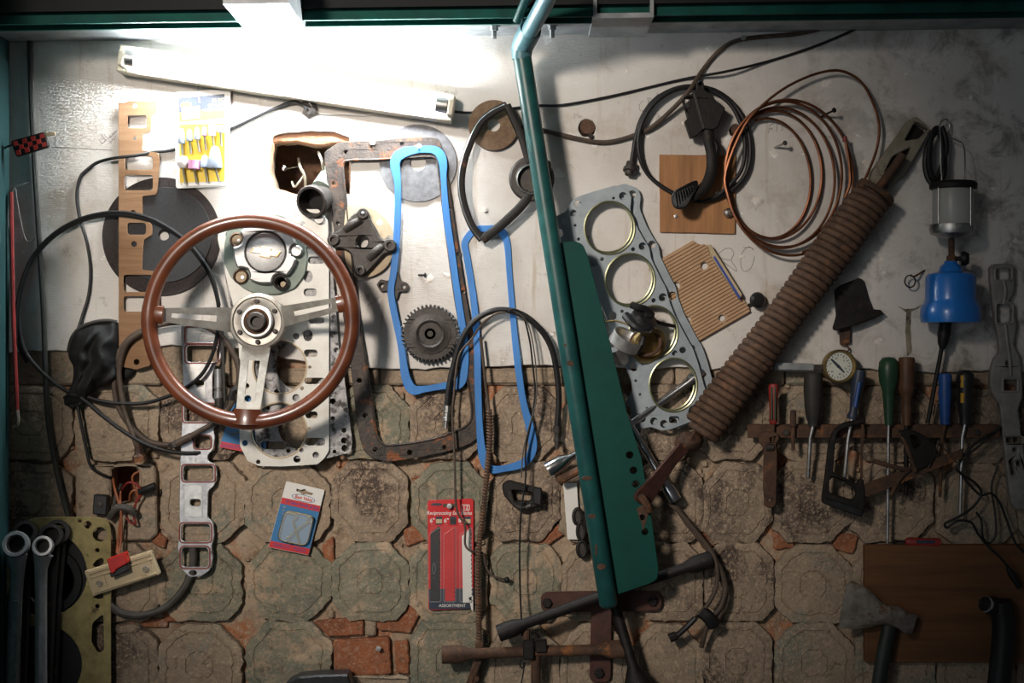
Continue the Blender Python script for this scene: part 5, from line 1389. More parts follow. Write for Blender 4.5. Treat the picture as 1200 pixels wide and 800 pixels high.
# ------------------------------------------------------------------ green pipe frame with plate
t = thing('green_pipe_frame', 'green painted pipe frame with welded plate standing in front of the wall', 'frame', 660, 400, 0.16)
hp = 0.10
low_ = P(713, 707, hp); top_ = P(611, 62, hp)
MB().tube([top_, top_.lerp(low_, .5), low_, low_+(low_-top_).normalized()*0.004, low_+(low_-top_).normalized()*0.008], [11.2*S*.936]*3+[9.5*S*.936, 5*S*.936], 20).build('upright_pipe', M['green'], t)
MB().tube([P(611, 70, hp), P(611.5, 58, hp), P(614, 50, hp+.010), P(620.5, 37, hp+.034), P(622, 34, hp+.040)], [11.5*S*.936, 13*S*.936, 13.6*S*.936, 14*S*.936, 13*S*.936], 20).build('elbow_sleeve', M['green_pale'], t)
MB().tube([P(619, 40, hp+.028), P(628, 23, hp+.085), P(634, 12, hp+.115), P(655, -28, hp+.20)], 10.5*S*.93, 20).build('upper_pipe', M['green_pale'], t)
MB().tube([P(606, 25, hp+.068), P(614, 5, hp+.09), P(626, -25, hp+.12)], 5.5*S*.93, 12).build('brace_bar', M['green'], t)
po = [(655, 290), (657, 284), (672, 282), (683, 286), (689, 300), (706, 366), (735, 484), (752, 537), (764, 610), (772, 668), (770, 679), (761, 684), (722, 697), (716, 700), (706, 640), (672, 440), (660, 360)]
ph = [circ(738, 533, 4.3, 14), circ(742.5, 551, 4.3, 14), circ(745, 567, 4.2, 14), circ(752.5, 606, 3.6, 14), circ(756, 623, 4.0, 14)]
MB().plate(rpoly(po, 4), ph, 0.090, 0.0935, 0.0008).build('welded_plate', M['greenplate'], t, smooth=0)
wl = []
for i in range(60):
    f = i/59
    q = Vector((657, 290)).lerp(Vector((717, 696)), f)
    wl.append((q.x+1.5*noise.noise(Vector((i*.7, 0, 0))), q.y, 0.094))
MB().cable(wl, 2.6, 1, 6).build('weld_seam', M['green'], t)
for i, (x, y, w, h_) in enumerate(((668.5, 426, 4.5, 3.5), (688, 560, 6.5, 2.8), (694, 605, 4.5, 3), (699, 644, 1.5, 7), (705, 664, 5, 3.5), (662, 404, 1.4, 2.4))):
    q = rough(circ(x, y, w, 12, h_), 1, i, 2)
    dep = 0.10+11.2*S*.936*0.93
    MB().plate(q, [], dep-0.001, dep+0.0012, 0.0003).build('bare_patch', M['rust'], t, smooth=0)
MB().plate(rough(rpoly([(746, 596), (757, 590), (761, 600), (758, 608), (754, 622), (751, 610)], 1), .6, 4, 2), [circ(752.5, 606, 3.7, 14)], 0.0932, 0.0940, 0.0002).build('rust_stain', M['rust'], t, smooth=0)

# ------------------------------------------------------------------ head gasket pair
hg = [(648, 255, 4), (664, 247), (668, 238), (675, 231, 5), (700, 223), (721, 217, 3), (730, 220), (737, 223, 4), (740, 232), (738.5, 246), (747, 267), (755, 281), (761, 290), (763, 303), (775, 327), (781, 338), (784, 352), (791, 370), (806, 398), (812, 408),
      (818, 425), (826, 455), (834, 463), (838, 472), (834, 482), (812, 493), (786, 503), (775, 504.5), (763, 500), (748, 503), (737, 506, 1), (732, 496, 1), (729, 488), (727, 480, 2), (741, 459), (740, 447), (731, 424, 2), (736, 418), (728, 400), (718, 392), (711, 372), (702, 352), (690, 335), (680, 312), (664, 298), (652, 285), (646, 268)]
hh_ = [circ(714.5, 267, 28.6, 44, 30), circ(738.5, 328, 28.2, 44, 30), circ(766, 389, 27.5, 44, 30), circ(789, 451, 27, 44, 30.5),
       circ(730, 229.5, 4.6, 14), circ(719, 232, 1.6, 8), circ(677, 239, 4.4, 12), circ(671.5, 249.5, 4.2, 12), circ(662.5, 259, 4, 12), circ(655.5, 273, 4.8, 14), circ(742, 292, 2.4, 10), circ(753, 288.5, 4.6, 14), circ(695, 308.5, 4.6, 14), circ(705.5, 303.5, 2.3, 10), circ(674, 264, 1.6, 8), circ(678, 280, 1.8, 8),
       circ(777, 348.5, 5, 14), circ(766, 352, 2.6, 10), circ(718, 370, 5, 14), circ(729, 364.5, 2, 8), circ(800, 410, 3.8, 12), circ(790.5, 413.5, 3.4, 12), circ(743, 430, 5, 14), circ(753.5, 426, 2, 8), circ(745, 446, 1.5, 8), circ(750, 462, 1.5, 8), circ(758, 478, 1.3, 8),
       circ(736.5, 482, 5.6, 14), circ(752.5, 490.5, 4.2, 12), circ(766.5, 493.5, 4.6, 12), circ(778, 496.5, 4.6, 12), rect(784, 487.5, 796, 495.5, 3), circ(825.5, 472, 5, 14), rpoly([(806, 485), (808, 477), (815, 473), (818, 480), (811, 487)], 2)]
for i, (dx, dy, h0, lab) in enumerate(((0, 0, 0.026, 'blue-grey four bore head gasket, front one of the pair right of the green plate'), (11, -2, 0.013, 'blue-grey head gasket peeping out behind the front four bore gasket'))):
    o = MB().plate(rpoly([(p[0]+dx, p[1]+dy)+tuple(p[2:]) for p in hg], 3.5), [[(x+(dx if j > 3 else -3 if i else 0), y+dy) for x, y in q] for j, q in enumerate(hh_)], h0, h0+0.0016, 0.0003).build('head_gasket', M['gasketgrey'], smooth=0)
    tag(o, lab, 'gasket')
    for x, y, rx, ry in ((714.5, 267, 28.6, 30), (738.5, 328, 28.2, 30), (766, 389, 27.5, 30), (789, 451, 27, 30.5)):
        MB().tube([P(a-(3 if i else 0), b+dy, h0+.0012) for a, b in circ(x, y, rx+.8, 48, ry+.8)], 1.5*S, 6, True, flat=0.7).build('fire_ring', M['firering'], o)

# distributor in front of the gaskets
t = thing('distributor', 'opened black and tin distributor hanging in front of the third gasket bore', 'distributor', 745, 388, 0.06)
m = MB().lathe([(20*S, 0), (22*S, 0.006), (22*S, 0.012), (20*S, 0.014), (17*S, 0.014), (15*S, 0.004), (0, 0.004)], P(757, 402, .036), (0.35, -0.75, -0.35), 28)
m.build('housing_plate', M['brass'], t)
MB().tube([P(a, b, .046+.006*math.sin(i*.4)) for i, (a, b) in enumerate(circ(757, 401, 17, 30, 15))], 2.2*S, 8, True).build('seal_ring', M['rust'], t)
MB().lathe([(17*S, -0.010), (18.5*S, -0.008), (18.5*S, 0.012), (17*S, 0.012), (16*S, 0.010), (15*S, 0.0), (0, 0.0)], P(733, 400, .062), (0.45, -0.4, 0.8), 28).build('tin_band', M['alu'], t)
MB().tube([P(722, 408, .055), P(727, 418, .052), P(732, 424, .046)], [15*S, 11*S, 6*S], 18).build('shaft_neck', M['alu'], t)
MB().lathe([(15*S, 0), (16.5*S, 0.004), (16*S, 0.012), (12*S, 0.018), (5*S, 0.02), (5*S, 0.026), (0, 0.026)], P(751, 378, .064), (0.5, -0.6, 0.62), 20, lobes=lambda a: 1+0.05*math.cos(6*a)).build('black_cap', M['blackplastic'], t)
MB().cable([(733, 369, .07), (742, 380, .084), (752, 385, .084), (762, 383, .076)], 5, 5, 8).build('coil', M['blackplastic'], t)
m = MB()
m.cable([(740, 357, .075), (748, 360, .08), (758, 363, .076), (764, 370, .07)], 4.2, 4, 8)
m.cable([(754, 395, .06), (752, 405, .066), (744, 414, .062)], 3.2, 4, 8)
m.cable([(762, 362, .06), (768, 376, .05), (790, 382, .022)], 2.2, 4, 8)
m.build('contact_arm', M['black'], t)
MB().cable([(708, 377, .07), (722, 376, .075), (738, 381, .082), (752, 386, .08)], 1.2, 5, 6).build('tan_wire', M['brass'], t)
m = MB()
m.pbox(743, 404, 749, 411, .062, .068)
m.build('spring_clip', M['chrome'], t, smooth=0)

# chrome wheel brace behind pipe and gaskets
t = thing('chrome_wheel_brace', 'chrome cross wheel brace passing behind the green pipe and grey gaskets', 'wheel brace', 738, 496, 0.03)
def brace_arm(mb_name, a, b, h0, h1, r, sock, m, parent):
    A_, B_ = P(a[0], a[1], h0), P(b[0], b[1], h1)
    d = (B_-A_).normalized(); L_ = (B_-A_).length
    o = MB().lathe([(r*S, 0), (r*S, L_-sock*3.2*S), (sock*S, L_-sock*2.0*S), (sock*S, L_), (sock*.72*S, L_), (sock*.66*S, L_-sock*1.2*S), (0, L_-sock*1.2*S)], A_, d, 18).build(mb_name, M[m], parent)
    return o
brace_arm('arm', (738, 497), (642, 551), .03, .034, 4.6, 9.5, 'chrome', t)
brace_arm('arm', (738, 497), (824, 436), .03, .004, 4.6, 8.2, 'chrome', t)
brace_arm('arm', (738, 497), (791, 586), .03, .03, 4.6, 8.0, 'chrome', t)
brace_arm('arm', (738, 497), (690, 415), .03, .03, 4.6, 8.0, 'chrome', t)

# ------------------------------------------------------------------ corrugated fibre panel
t = thing('corrugated_panel', 'tan corrugated panel with holes tilted beside the head gaskets', 'panel', 820, 340)
cp = [(760, 315), (775, 303), (812, 281.5), (819, 286), (830, 287), (878, 360), (879, 366), (821, 399), (806, 396)]
chh = [circ(825.5, 311.5, 4.4, 12), circ(792.5, 335, 4.6, 12), (circ(805, 375, 4.6, 12)), circ(846, 372.5, 4, 12)]
MB().plate(rpoly(cp, 2), chh, 0.003, 0.007, 0.0006).build('sheet', M['card'], t, smooth=0)
dirr = Vector((0.866, -0.5)); per = Vector((0.5, 0.866))
m = MB()
org = Vector((819, 340))
def inside(p, poly):
    c = False
    for i in range(len(poly)):
        (x1, y1), (x2, y2) = poly[i-1], poly[i]
        if (y1 > p[1]) != (y2 > p[1]) and p[0] < (x2-x1)*(p[1]-y1)/(y2-y1)+x1:
            c = not c
    return c
for j in range(-14, 16):
    seg = []
    for i in range(-60, 61):
        q = org+dirr*i*1.2+per*j*3.9
        ok = inside(q, cp) and all((q-Vector((sum(a for a, b in hc)/len(hc), sum(b for a, b in hc)/len(hc)))).length > 5.3 for hc in chh)
        if ok:
            seg.append((q.x, q.y, 0.0066))
        elif len(seg) > 4:
            m.cable([seg[0], seg[len(seg)//2], seg[-1]], 1.35, 1, 6); seg = []
        else:
            seg = []
    if len(seg) > 4:
        m.cable([seg[0], seg[-1]], 1.35, 1, 6)
rb = m.build('corrugation', M['card'], t, smooth=60)
rb['kind'] = 'stuff'
MB().plate(rpoly([(829, 287), (833, 286), (870, 345), (867, 351), (835, 303)], 1.5), [], 0.006, 0.020, 0.001).build('folded_edge', M['cream'], t, smooth=0)
MB().plate([(835.5, 301), (838, 300), (868, 348), (866.5, 351)], [], 0.0195, 0.0205, 0.0002).build('blue_strip', M['printblue'], t, smooth=0)
t = thing('push_pin', 'black knob pin stuck beside the corner of the tan corrugated panel', 'pin', 885, 352)
MB().lathe([(3*S, 0), (3*S, 0.012), (9*S, 0.014), (9.5*S, 0.019), (7*S, 0.024), (0, 0.026)], P(883, 353, 0.001), (0.25, -1, 0.1), 20).build('knob', M['blackplastic'], t)
MB().cable([(884, 354, .006), (876, 358, .008)], 1.6, 1, 8).build('stem', M['blackplastic'], t)

# ------------------------------------------------------------------ plywood, pedal, hose loop, copper coil
t = thing('plywood_board', 'orange plywood board behind the pedal', 'board', 817, 227)
MB().plate(rough(rpoly([(773, 181), (862, 182), (861.5, 274), (773.5, 272)], 1), .4, 3, 8), [], 0.0, 0.006, 0.0006).build('board', M['wood'], t, smooth=0)
for x, y in ((792, 253.5), (841, 226.5)):
    MB().lathe([(2.6*S, 0), (2.4*S, 0.001), (0, 0.0018)], P(x, y, .006), (0, -1, 0), 12).build('screw', M['steel'], t)
MB().lathe([(3*S, 0), (5.5*S, 0.003), (5.5*S, 0.009), (3.5*S, 0.011), (3.2*S, 0.018), (0, 0.018)], P(851, 250, .006), (0.5, -1, 0.1), 12).build('hose_nut', M['steel'], t)
t = thing('pedal', 'black car pedal with bracket and ribbed pad hanging over the plywood', 'pedal', 825, 165, 0.02)
MB().plate(rpoly([(800, 114), (812, 109), (816, 105), (817, 97, 2), (821, 94), (825, 97), (826, 105), (836, 112), (838, 117), (850, 126), (842, 148), (835, 152), (825, 151), (815, 160), (810, 161), (803, 141), (807, 138)], 1.5), [circ(820.5, 98, 2.0, 10), rect(803, 114, 810, 126, 1)], 0.022, 0.044, 0.0015).build('bracket', M['iron'], t, smooth=0)
MB().plate([(812, 110), (815, 108.5), (826, 150), (823, 151.5)], [], 0.044, 0.0455, 0.0004).build('bracket_edge', M['castiron'], t, smooth=0)
MB().cable([(829, 145, .034), (831, 165, .034), (834, 180, .034), (834, 198, .036), (829, 214, .042), (820, 224, .046), (806, 231, .048)], 6.8, 6, 10, flat=0.6).build('arm', M['iron'], t)
MB().cable([(836, 165, .032), (840, 172, .032), (838, 182, .032)], 4, 4, 8).build('stop_lug', M['iron'], t)
MB().plate(rpoly(spl([(816, 211, ), (818, 219), (812, 230), (805, 242), (797, 245), (790, 242), (787, 232), (790, 224), (800, 218)], 3, True), 1), [], 0.050, 0.058, 0.002, hf=lambda x, y: 0.008*math.sin((x-787)/30*math.pi)).build('pad', M['black'], t, smooth=0)
for i in range(8):
    x = 791+i*2.8
    MB().cable([(x, 226-i*1.3, .062+.006*math.sin((x-787)/30*math.pi)), (x+2.4, 240-i*3.0+1.2, .062+.006*math.sin((x-785)/30*math.pi))], 0.8, 1, 6).build('pad_rib', M['greyhandle'], t)
t = thing('black_hose_coil', 'coil of black rubber hose behind the pedal with a metal union', 'hose', 815, 168, 0.014)
MB().cable([(740, 190, .014), (742, 178, .014), (745, 160, .014), (752, 138, .014), (766, 118, .014), (788, 105, .014), (812, 101, .012), (838, 106, .012), (860, 122, .012), (873, 144, .014), (879, 168, .014), (877, 195, .014), (866, 215, .014), (847, 229, .014), (825, 236, .014), (800, 231, .014), (778, 220, .014), (760, 205, .014), (750, 185, .018), (748, 160, .02), (756, 136, .02), (770, 118, .02), (792, 105, .018), (815, 103, .016), (840, 109, .016), (858, 125, .018), (869, 148, .02), (873, 170, .02), (870, 196, .02), (858, 214, .02), (840, 230, .018), (822, 236, .018)], 2.5, 6, 10).build('hose', M['black'], t)
MB().lathe([(3*S, -0.006), (6*S, -0.004), (6*S, 0.006), (8*S, 0.007), (8*S, 0.013), (5.5*S, 0.014), (4.5*S, 0.020), (0, 0.020)], P(739.5, 193, .014), (-0.25, -0.3, -1), 12).build('union', M['castiron'], t)

# copper coil
t = thing('copper_coil', 'coil of thin copper brake pipe hung on nails', 'pipe', 930, 200, 0.02)
def ell(cx, cy, rx, ry, a0, a1, n, h, tl=0):
    o = []
    for i in range(n):
        a = math.radians(lerp(a0, a1, i/(n-1)))
        x, y = rx*math.cos(a), ry*math.sin(a)
        c, s_ = math.cos(math.radians(tl)), math.sin(math.radians(tl))
        o.append((cx+x*c-y*s_, cy-(x*s_+y*c), h))
    return o
cc = []
NT = 4.875
for i in range(int(NT*20)+1):
    f = i/(NT*20)
    a = math.radians(105-360*NT*f)
    g_ = f**0.75
    rx, ry = lerp(45, 77, g_), lerp(66, 93, g_)
    wob = 3*math.sin(5*f*math.pi)
    cc.append((lerp(896, 927, g_)+rx*math.cos(a)+wob*0.5, lerp(205, 205, g_)-ry*math.sin(a)+wob, .010+.02*f+0.005*math.sin(a*1.3)))
cc = cc[:-1]+[(872, 148, .034), (896, 121, .034), (925, 100, .03), (958, 86, .026), (985, 83, .026), (1008, 95, .026), (1022, 118, .026), (1030, 145, .026), (1028, 172, .026), (1018, 200, .03), (1003, 230, .034), (985, 262, .034), (962, 285, .032), (940, 296, .03)]
MB().cable(cc, 1.75, 4, 6).build('tube', M['copper'], t)
MB().cable([(990, 161, .03), (995, 190, .028), (996, 215, .028), (990, 232, .028)], 1.9, 4, 6).build('tube_end', M['copper'], t)
MB().cable([(990, 166, .03), (990, 160, .03)], 2.6, 1, 8).build('end_nut', M['redpaint'], t)

# ------------------------------------------------------------------ spring with bars
t = thing('coil_spring', 'long thick rusty coil spring slung diagonally across the wall', 'spring', 925, 365, 0.045)
a, b = P(1024, 228, .048), P(821, 505, .042)
ax = (b-a).normalized(); u = ax.orthogonal().normalized(); w = ax.cross(u)
Ls = (b-a).length
pts = []
turns = 41
for i in range(turns*18+1):
    f = i/(turns*18)
    an = 2*math.pi*turns*f
    R = 20.5*S*(0.96+0.06*math.sin(f*9))
    pts.append(a+ax*Ls*f+u*math.cos(an)*R+w*math.sin(an)*R)
MB().tube(pts, 4.2*S, 8).build('coil', M['rustspring'], t, smooth=60)
MB().tube([a-ax*0.004, b+ax*0.004], 16*S, 16).build('inner_core', M['rust'], t)
MB().tube([a-ax*0.085, a+ax*0.01], 5*S, 10).build('upper_rod', M['rust'], t)
MB().lathe([(0.0, -0.006), (23*S, -0.006), (24*S, 0.004), (0, 0.004)], a-ax*0.004, ax, 24).build('end_cap', M['rust'], t)
MB().puff(rough(circ(808, 517, 17, 22, 13), 2.2, 5, 3), 0.018, 0.035, 8, lambda x, y: .006*noise.noise(Vector((x*.15, y*.15, 0)))).build('corroded_eye', M['rust'], t)
MB().plate(rpoly([(797, 518), (808, 528), (792, 545), (765, 588), (757, 594), (742, 585), (745, 577), (760, 562)], 4), [circ(754, 581, 3, 10)], 0.096, 0.110, 0.002, hf=lambda x, y: -0.07*max(0, min(1, (x-748)/58))).build('lower_link', M['browniron'], t, smooth=0)
MB().cable([(750, 580, .113), (757, 589, .113), (760, 598, .105)], 4.5, 3, 8).build('link_pin', M['rust'], t)
bb = MB()
bo = [(1019, 205, 4), (1066, 140, 4), (1074, 136, 3), (1090, 150, 4), (1088, 158, 4), (1060, 205, 4), (1037, 224, 4), (1026, 221, 4)]
bb.plate(rpoly(bo, 4), [rpoly([(1060, 165, 3), (1072, 143, 3), (1089, 151, 2), (1078, 162, 3)], 3), rpoly([(1036, 203, 3), (1046, 183, 4), (1068, 172, 3), (1066, 180), (1050, 200, 3), (1042, 205, 3)], 3)], 0.002, 0.022, 0.002)
bb = bb.build('spring_bracket', M['pegcream'], smooth=0)
MB().plate(rpoly([(1030, 208), (1070, 146), (1084, 153), (1056, 200), (1038, 216)], 4), [], 0.0, 0.005, 0.0005).build('dark_recess', M['iron'], bb, smooth=0)  # dark plate backing the openings of the bracket
tag(bb, 'dirty cream cast bracket holding the top of the coil spring', 'bracket')

# ------------------------------------------------------------------ lantern
t = thing('gas_lantern', 'gas lantern with frosted glass and bright blue cartridge hanging upside on the wall', 'lantern', 1114, 300, 0.06)
c = Vector(P(1116, 260, .062))
def zat_(py, h=.062):
    return P(0, py, h).z
def lx(px, h=.062):
    return P(px, 0, h).x
kk = S*(D-.062)/D
def lat(cx, prof, name, m, seg=28):
    z0 = zat_(prof[0][1])
    MB().lathe([(r*kk, -(zat_(y)-z0)) for r, y in prof], (lx(cx), -.062, z0), (0, 0, -1), seg).build(name, M[m], t)
lat(1117, [(0, 212), (25, 213), (27.5, 216), (27, 221), (24, 222), (22, 219), (0, 219)], 'top_cap', 'iron')
lat(1117, [(22.5, 220), (23.5, 222), (23.5, 264), (22.5, 266)], 'frosted_glass', 'lampglass')
lat(1116, [(0, 262), (25.5, 263), (26.5, 268), (25, 274), (15, 278), (5, 280), (0, 280)], 'burner_plate', 'steel')
lat(1115, [(3.6, 279), (3.6, 299), (5.5, 300), (6, 306), (0, 306)], 'stem', 'rust')
lat(1114, [(0, 305.5), (7, 306), (8, 309), (12, 312), (14, 318), (26, 321), (28.5, 325), (29, 350), (30, 354), (34, 360), (34.5, 371), (33.5, 377.5), (31, 378), (29, 374), (0, 371)], 'cartridge', 'blue_can', 40)
MB().lathe([(0, 0), (2.6*kk, 0), (2.6*kk, 0.012), (8*kk, 0.013), (8.5*kk, 0.02), (6*kk, 0.026), (0, 0.026)], (lx(1117), -.062, zat_(303)), (1, -0.25, 0), 16).build('valve_knob', M['black'], t)
MB().plate(rpoly([(1129, 323.5), (1141, 324), (1141, 347), (1130, 346)], 1), [], 0.062+22.5*kk, 0.062+23.6*kk, 0.0004, hf=lambda x, y: -0.55*max(0, (x-1128))*kk).build('paper_label', M['pegcream'], t, smooth=0)
lettering('label_print', 'CE', 1134, 327.5, 0.0985, 3.6, M['navy'], t)
for a0 in (0.6, 2.2, 3.7, 5.3):
    x = math.cos(a0)*25*kk; y = math.sin(a0)*25*kk
    MB().tube([(lx(1117)+x, -.062+y, zat_(214)), (lx(1117)+x, -.062+y, zat_(268))], 0.8*S, 6).build('cage_wire', M['steel'], t)
MB().cable([(1104, 216, .07), (1102.5, 190, .06), (1102, 160, .05), (1101, 147, .03), (1105, 141, .02), (1110, 140, .016), (1113, 147, .014), (1112, 155, .016), (1107, 160, .02), (1118, 163, .03), (1129, 170, .045), (1131, 190, .06), (1131.5, 214, .062)], 0.9, 5, 6).build('bail_wire', M['steel'], t)
cablething('black_flex', 'bundle of black flex looped on the hook beside the lantern', 'flex',
           [(1102, 152, .03), (1094, 158, .03), (1086, 175, .032), (1084, 195, .032), (1089, 212, .034), (1099, 216, .036), (1106, 205, .036), (1107, 185, .034), (1104, 165, .032), (1098, 150, .03), (1092, 160, .036), (1089, 180, .038), (1090, 200, .038), (1096, 210, .038), (1102, 200, .036), (1109, 175, .034), (1107, 158, .03), (1103, 148, .03)], 3.2, M['black'])

# ------------------------------------------------------------------ right hand tools
t = thing('metal_scoop', 'flat black metal shoe hanging above the dial gauge', 'bracket', 1003, 360)
MB().plate(rpoly([(978, 340), (985, 334), (1007, 325.5), (1012, 328), (1018, 350), (1022, 362), (1033, 363), (1035, 367), (1022, 373), (998, 381), (977, 387), (976, 384), (980, 370)], 2), [], 0.004, 0.008, 0.0008, hf=lambda x, y: 0.018*max(0, min(1, (y-345)/40))).build('blade', M['iron'], t, smooth=0)
MB().plate(rpoly([(984, 382), (997, 380), (996.5, 402), (985, 404)], 1), [], 0.006, 0.012, 0.001).build('stem', M['rust'], t, smooth=0)
MB().cable([(978, 386, .024), (1000, 380, .027), (1022, 372.5, .023), (1034, 366, .02)], 1.8, 4, 6).build('folded_lip', M['iron'], t)
MB().cable([(985, 403, .01), (992, 405, .01), (995, 409, .01), (992, 413, .012)], 1.0, 4, 6).build('hanging_hook', M['rust'], t)
t = thing('dial_gauge', 'round dial gauge with cream face and grey stem bar', 'gauge', 982, 429, 0.03)
MB().lathe([(17*S, 0), (19.5*S, 0.002), (19.5*S, 0.016), (18*S, 0.018), (16.5*S, 0.018), (16.5*S, 0.0155), (0, 0.0155)], P(982, 429, .022), (0, -1, 0), 36).build('case', M['brass'], t)
MB().lathe([(16.4*S, 0), (16.4*S, 0.0006), (0, 0.0006)], P(982, 429, .0378), (0, -1, 0), 32).build('dial_face', M['gaugeface'], t)
m = MB()
for i in range(24):
    a = 2*math.pi*i/24
    r0, r1 = (11.5 if i % 2 == 0 else 13), 14.8
    c_, s_ = math.cos(a), math.sin(a)
    m.plate([(982+r0*c_-.35*s_, 429+r0*s_+.35*c_), (982+r1*c_-.35*s_, 429+r1*s_+.35*c_), (982+r1*c_+.35*s_, 429+r1*s_-.35*c_), (982+r0*c_+.35*s_, 429+r0*s_-.35*c_)], [], 0.0384, 0.0387, 0.00005)
m.build('tick_marks', M['navy'], t, smooth=0)
for i in range(6):
    a = 2*math.pi*i/6+.3
    lettering('dial_number', str((i+2)*10 % 70), 982+9.4*math.cos(a), 429+9.4*math.sin(a), .0385, 2.2, M['navy'], t)
MB().plate([(973, 421), (975, 420), (984, 428), (990, 436), (989, 437), (981, 430)], [], 0.0388, 0.0393, 0.0001).build('needle', M['navy'], t, smooth=0)
MB().lathe([(1.8*S, 0), (1.6*S, 0.001), (0, 0.0012)], P(982, 429, .039), (0, -1, 0), 10).build('needle_hub', M['navy'], t)
MB().plate(rpoly([(907, 424.5), (954, 426), (954, 434), (907, 433)], 1), [], 0.026, 0.034, 0.001).build('stem_bar', M['galv'], t, smooth=0)
MB().plate(rpoly([(954, 427), (965, 427), (965, 434), (954, 434)], 1), [], 0.026, 0.034, 0.001).build('stem_collar', M['castiron'], t, smooth=0)
t = thing('bent_nail', 'bent nail with a small steel ring on it, left of the blue cartridge', 'nail', 1072, 323)
MB().cable([(1085, 316, -.004), (1078, 320, .010), (1071, 324, .022), (1067, 322, .024)], 1.2, 3, 6).build('nail', M['rust'], t)
MB().tube([P(a, b, .02) for a, b in circ(1066.5, 329.5, 6.2, 24, 7)], 0.9*S, 6, True).build('ring', M['iron'], t)
st = MB().plate(rough(rpoly([(1051, 358), (1060, 362), (1072, 361), (1081, 356), (1076, 362), (1068, 365), (1067, 385), (1069, 412), (1063, 418), (1061, 385), (1062, 366)], 1), .5, 2, 2), [], -0.0003, 0.0004, 0.0001)
st.build('rust_run', M['pegcream'], wall, smooth=0)

rack = thing('tool_rack', 'rusty slotted bar holding screwdrivers across the right of the wall', 'rack', 1022, 506, 0.03)
MB().pbox(876, 498.5, 1172, 513, 0.022, 0.026, bev=.001).build('front_bar', M['rust'], rack, smooth=0)
m = MB(); 
m.pbox(876, 497.5, 1172, 500.5, 0.0, 0.024, bev=.0006)
m.build('top_flange', M['rust'], rack, smooth=0)
for x in (922, 1145):
    MB().lathe([(4*S, 0), (3.6*S, 0.003), (0, 0.004)], P(x, 507, .026), (0, -1, 0), 10).build('rivet', M['castiron'], rack)
def driver(label, x, yt, prof, m, sx0, sx1, ys, sr, sm, tilt=0.0, h=0.035, extra=None):
    """screwdriver standing in the rack: handle profile (radius px, y px), shaft from the bar down to ys"""
    t = thing('screwdriver', label, 'screwdriver', x, yt, h)
    k = S*(D-h)/D
    yb = prof[-1][1]
    top = P(x+tilt*(yb-yt), yt, h); bot = P(x, yb, h)
    d = (bot-top)
    MB().lathe([(r*k, (y-yt)/(yb-yt)*d.length) for r, y in prof], top, d, 16, lobes=lambda a: 1+0.04*math.cos(6*a)).build('handle', M[m], t, smooth=50)
    a = P(x, yb-1, h); b = P(sx1, ys, h-.012)
    MB().tube([a, P(sx0, 513, h-.003), P(lerp(sx0, sx1, .93), lerp(513, ys, .93), h-.011), b], [sr*k, sr*k, sr*k, sr*k*.8], 8).build('shaft', M[sm], t)
    if extra:
        extra(t, top, bot, k)
    return t
def stripes(t, top, bot, k):
    for dx in (-3, 1):
        MB().tube([top+Vector((dx*k, -5.2*k, -.006)), bot+Vector((dx*k, -5.2*k, .008))], 1.1*k, 6).build('grip_stripe', M['greenhandle'], t)
driver('small red and green striped screwdriver at the left end of the rack', 906.5, 449, [(0, 449), (5, 450), (6, 454), (5, 470), (4.5, 485), (5, 494), (3, 497), (0, 497)], 'redpaint', 906, 905, 524, 1.6, 'rust', extra=stripes)
driver('thick charcoal gripped screwdriver second in the rack', 953, 436, [(0, 436), (8, 437), (10.5, 441), (11, 455), (10, 475), (8, 490), (6, 495), (6, 499), (0, 499)], 'greyhandle', 949.5, 947, 560, 2.4, 'steel')
def blue_panel(t, top, bot, k):
    MB().tube([top.lerp(bot, .25)+Vector((0, -7*k, 0)), top.lerp(bot, .75)+Vector((0, -5*k, 0))], 2.6*k, 8).build('blue_panel', M['bluehandle'], t)
driver('blue and black leaning screwdriver right below the dial gauge', 998.5, 433, [(0, 433), (7, 434), (7.5, 440), (7, 455), (5.5, 470), (4.5, 482), (6.5, 487), (5.5, 491), (0, 491)], 'navy', 994, 989, 566, 2.4, 'steel', tilt=0.16, extra=blue_panel)
driver('green bulb handled screwdriver with a very long shaft', 1041.5, 418, [(0, 418), (7, 419), (11, 424), (12, 434), (11, 446), (7.5, 458), (6.5, 470), (5.5, 485), (4.5, 498), (0, 498)], 'greenhandle', 1041, 1040, 636, 2.0, 'steel')
driver('brown wooden handled screwdriver right of the green one', 1062.5, 418, [(0, 418), (8.5, 418.5), (9.5, 422), (9, 440), (9.5, 455), (8, 461), (5.5, 466), (6.5, 478), (5, 490), (5, 498), (0, 498)], 'brownhandle', 1062, 1062, 580, 3, 'iron')
driver('plain blue handled screwdriver near the right end of the rack', 1107.5, 437, [(0, 437), (7, 438), (8, 442), (7, 452), (8, 460), (6.5, 475), (6, 490), (5.5, 497), (0, 497)], 'bluehandle', 1104, 1101.5, 582, 2.2, 'rust')
def yel(t, top, bot, k):
    for f0, f1 in ((.10, .32), (.42, .60)):
        MB().tube([top.lerp(bot, f0)+Vector((-5*k, -7*k, 0)), top.lerp(bot, f1)+Vector((-5*k, -6.5*k, 0))], 2.6*k, 8).build('yellow_inlay', M['yellowgrip'], t)
driver('black screwdriver with amber yellow inlays at the right end of the rack', 1131, 433, [(0, 433), (7, 434), (10, 438), (10.5, 447), (9, 458), (9.5, 470), (8, 482), (6.5, 490), (6.5, 497), (0, 497)], 'blackplastic', 1127.5, 1125, 604, 2.2, 'steel', extra=yel)
t = thing('long_rod_driver', 'long dark rod with black handle standing behind the blue cartridge', 'rod', 1105, 395, 0.03)
MB().lathe([(7*S, 0), (7.5*S, 0.03), (6*S, 0.045), (3*S, 0.055), (0, 0.055)], P(1108.5, 372, .034), (-0.12, 0, -1), 14).build('handle', M['black'], t)
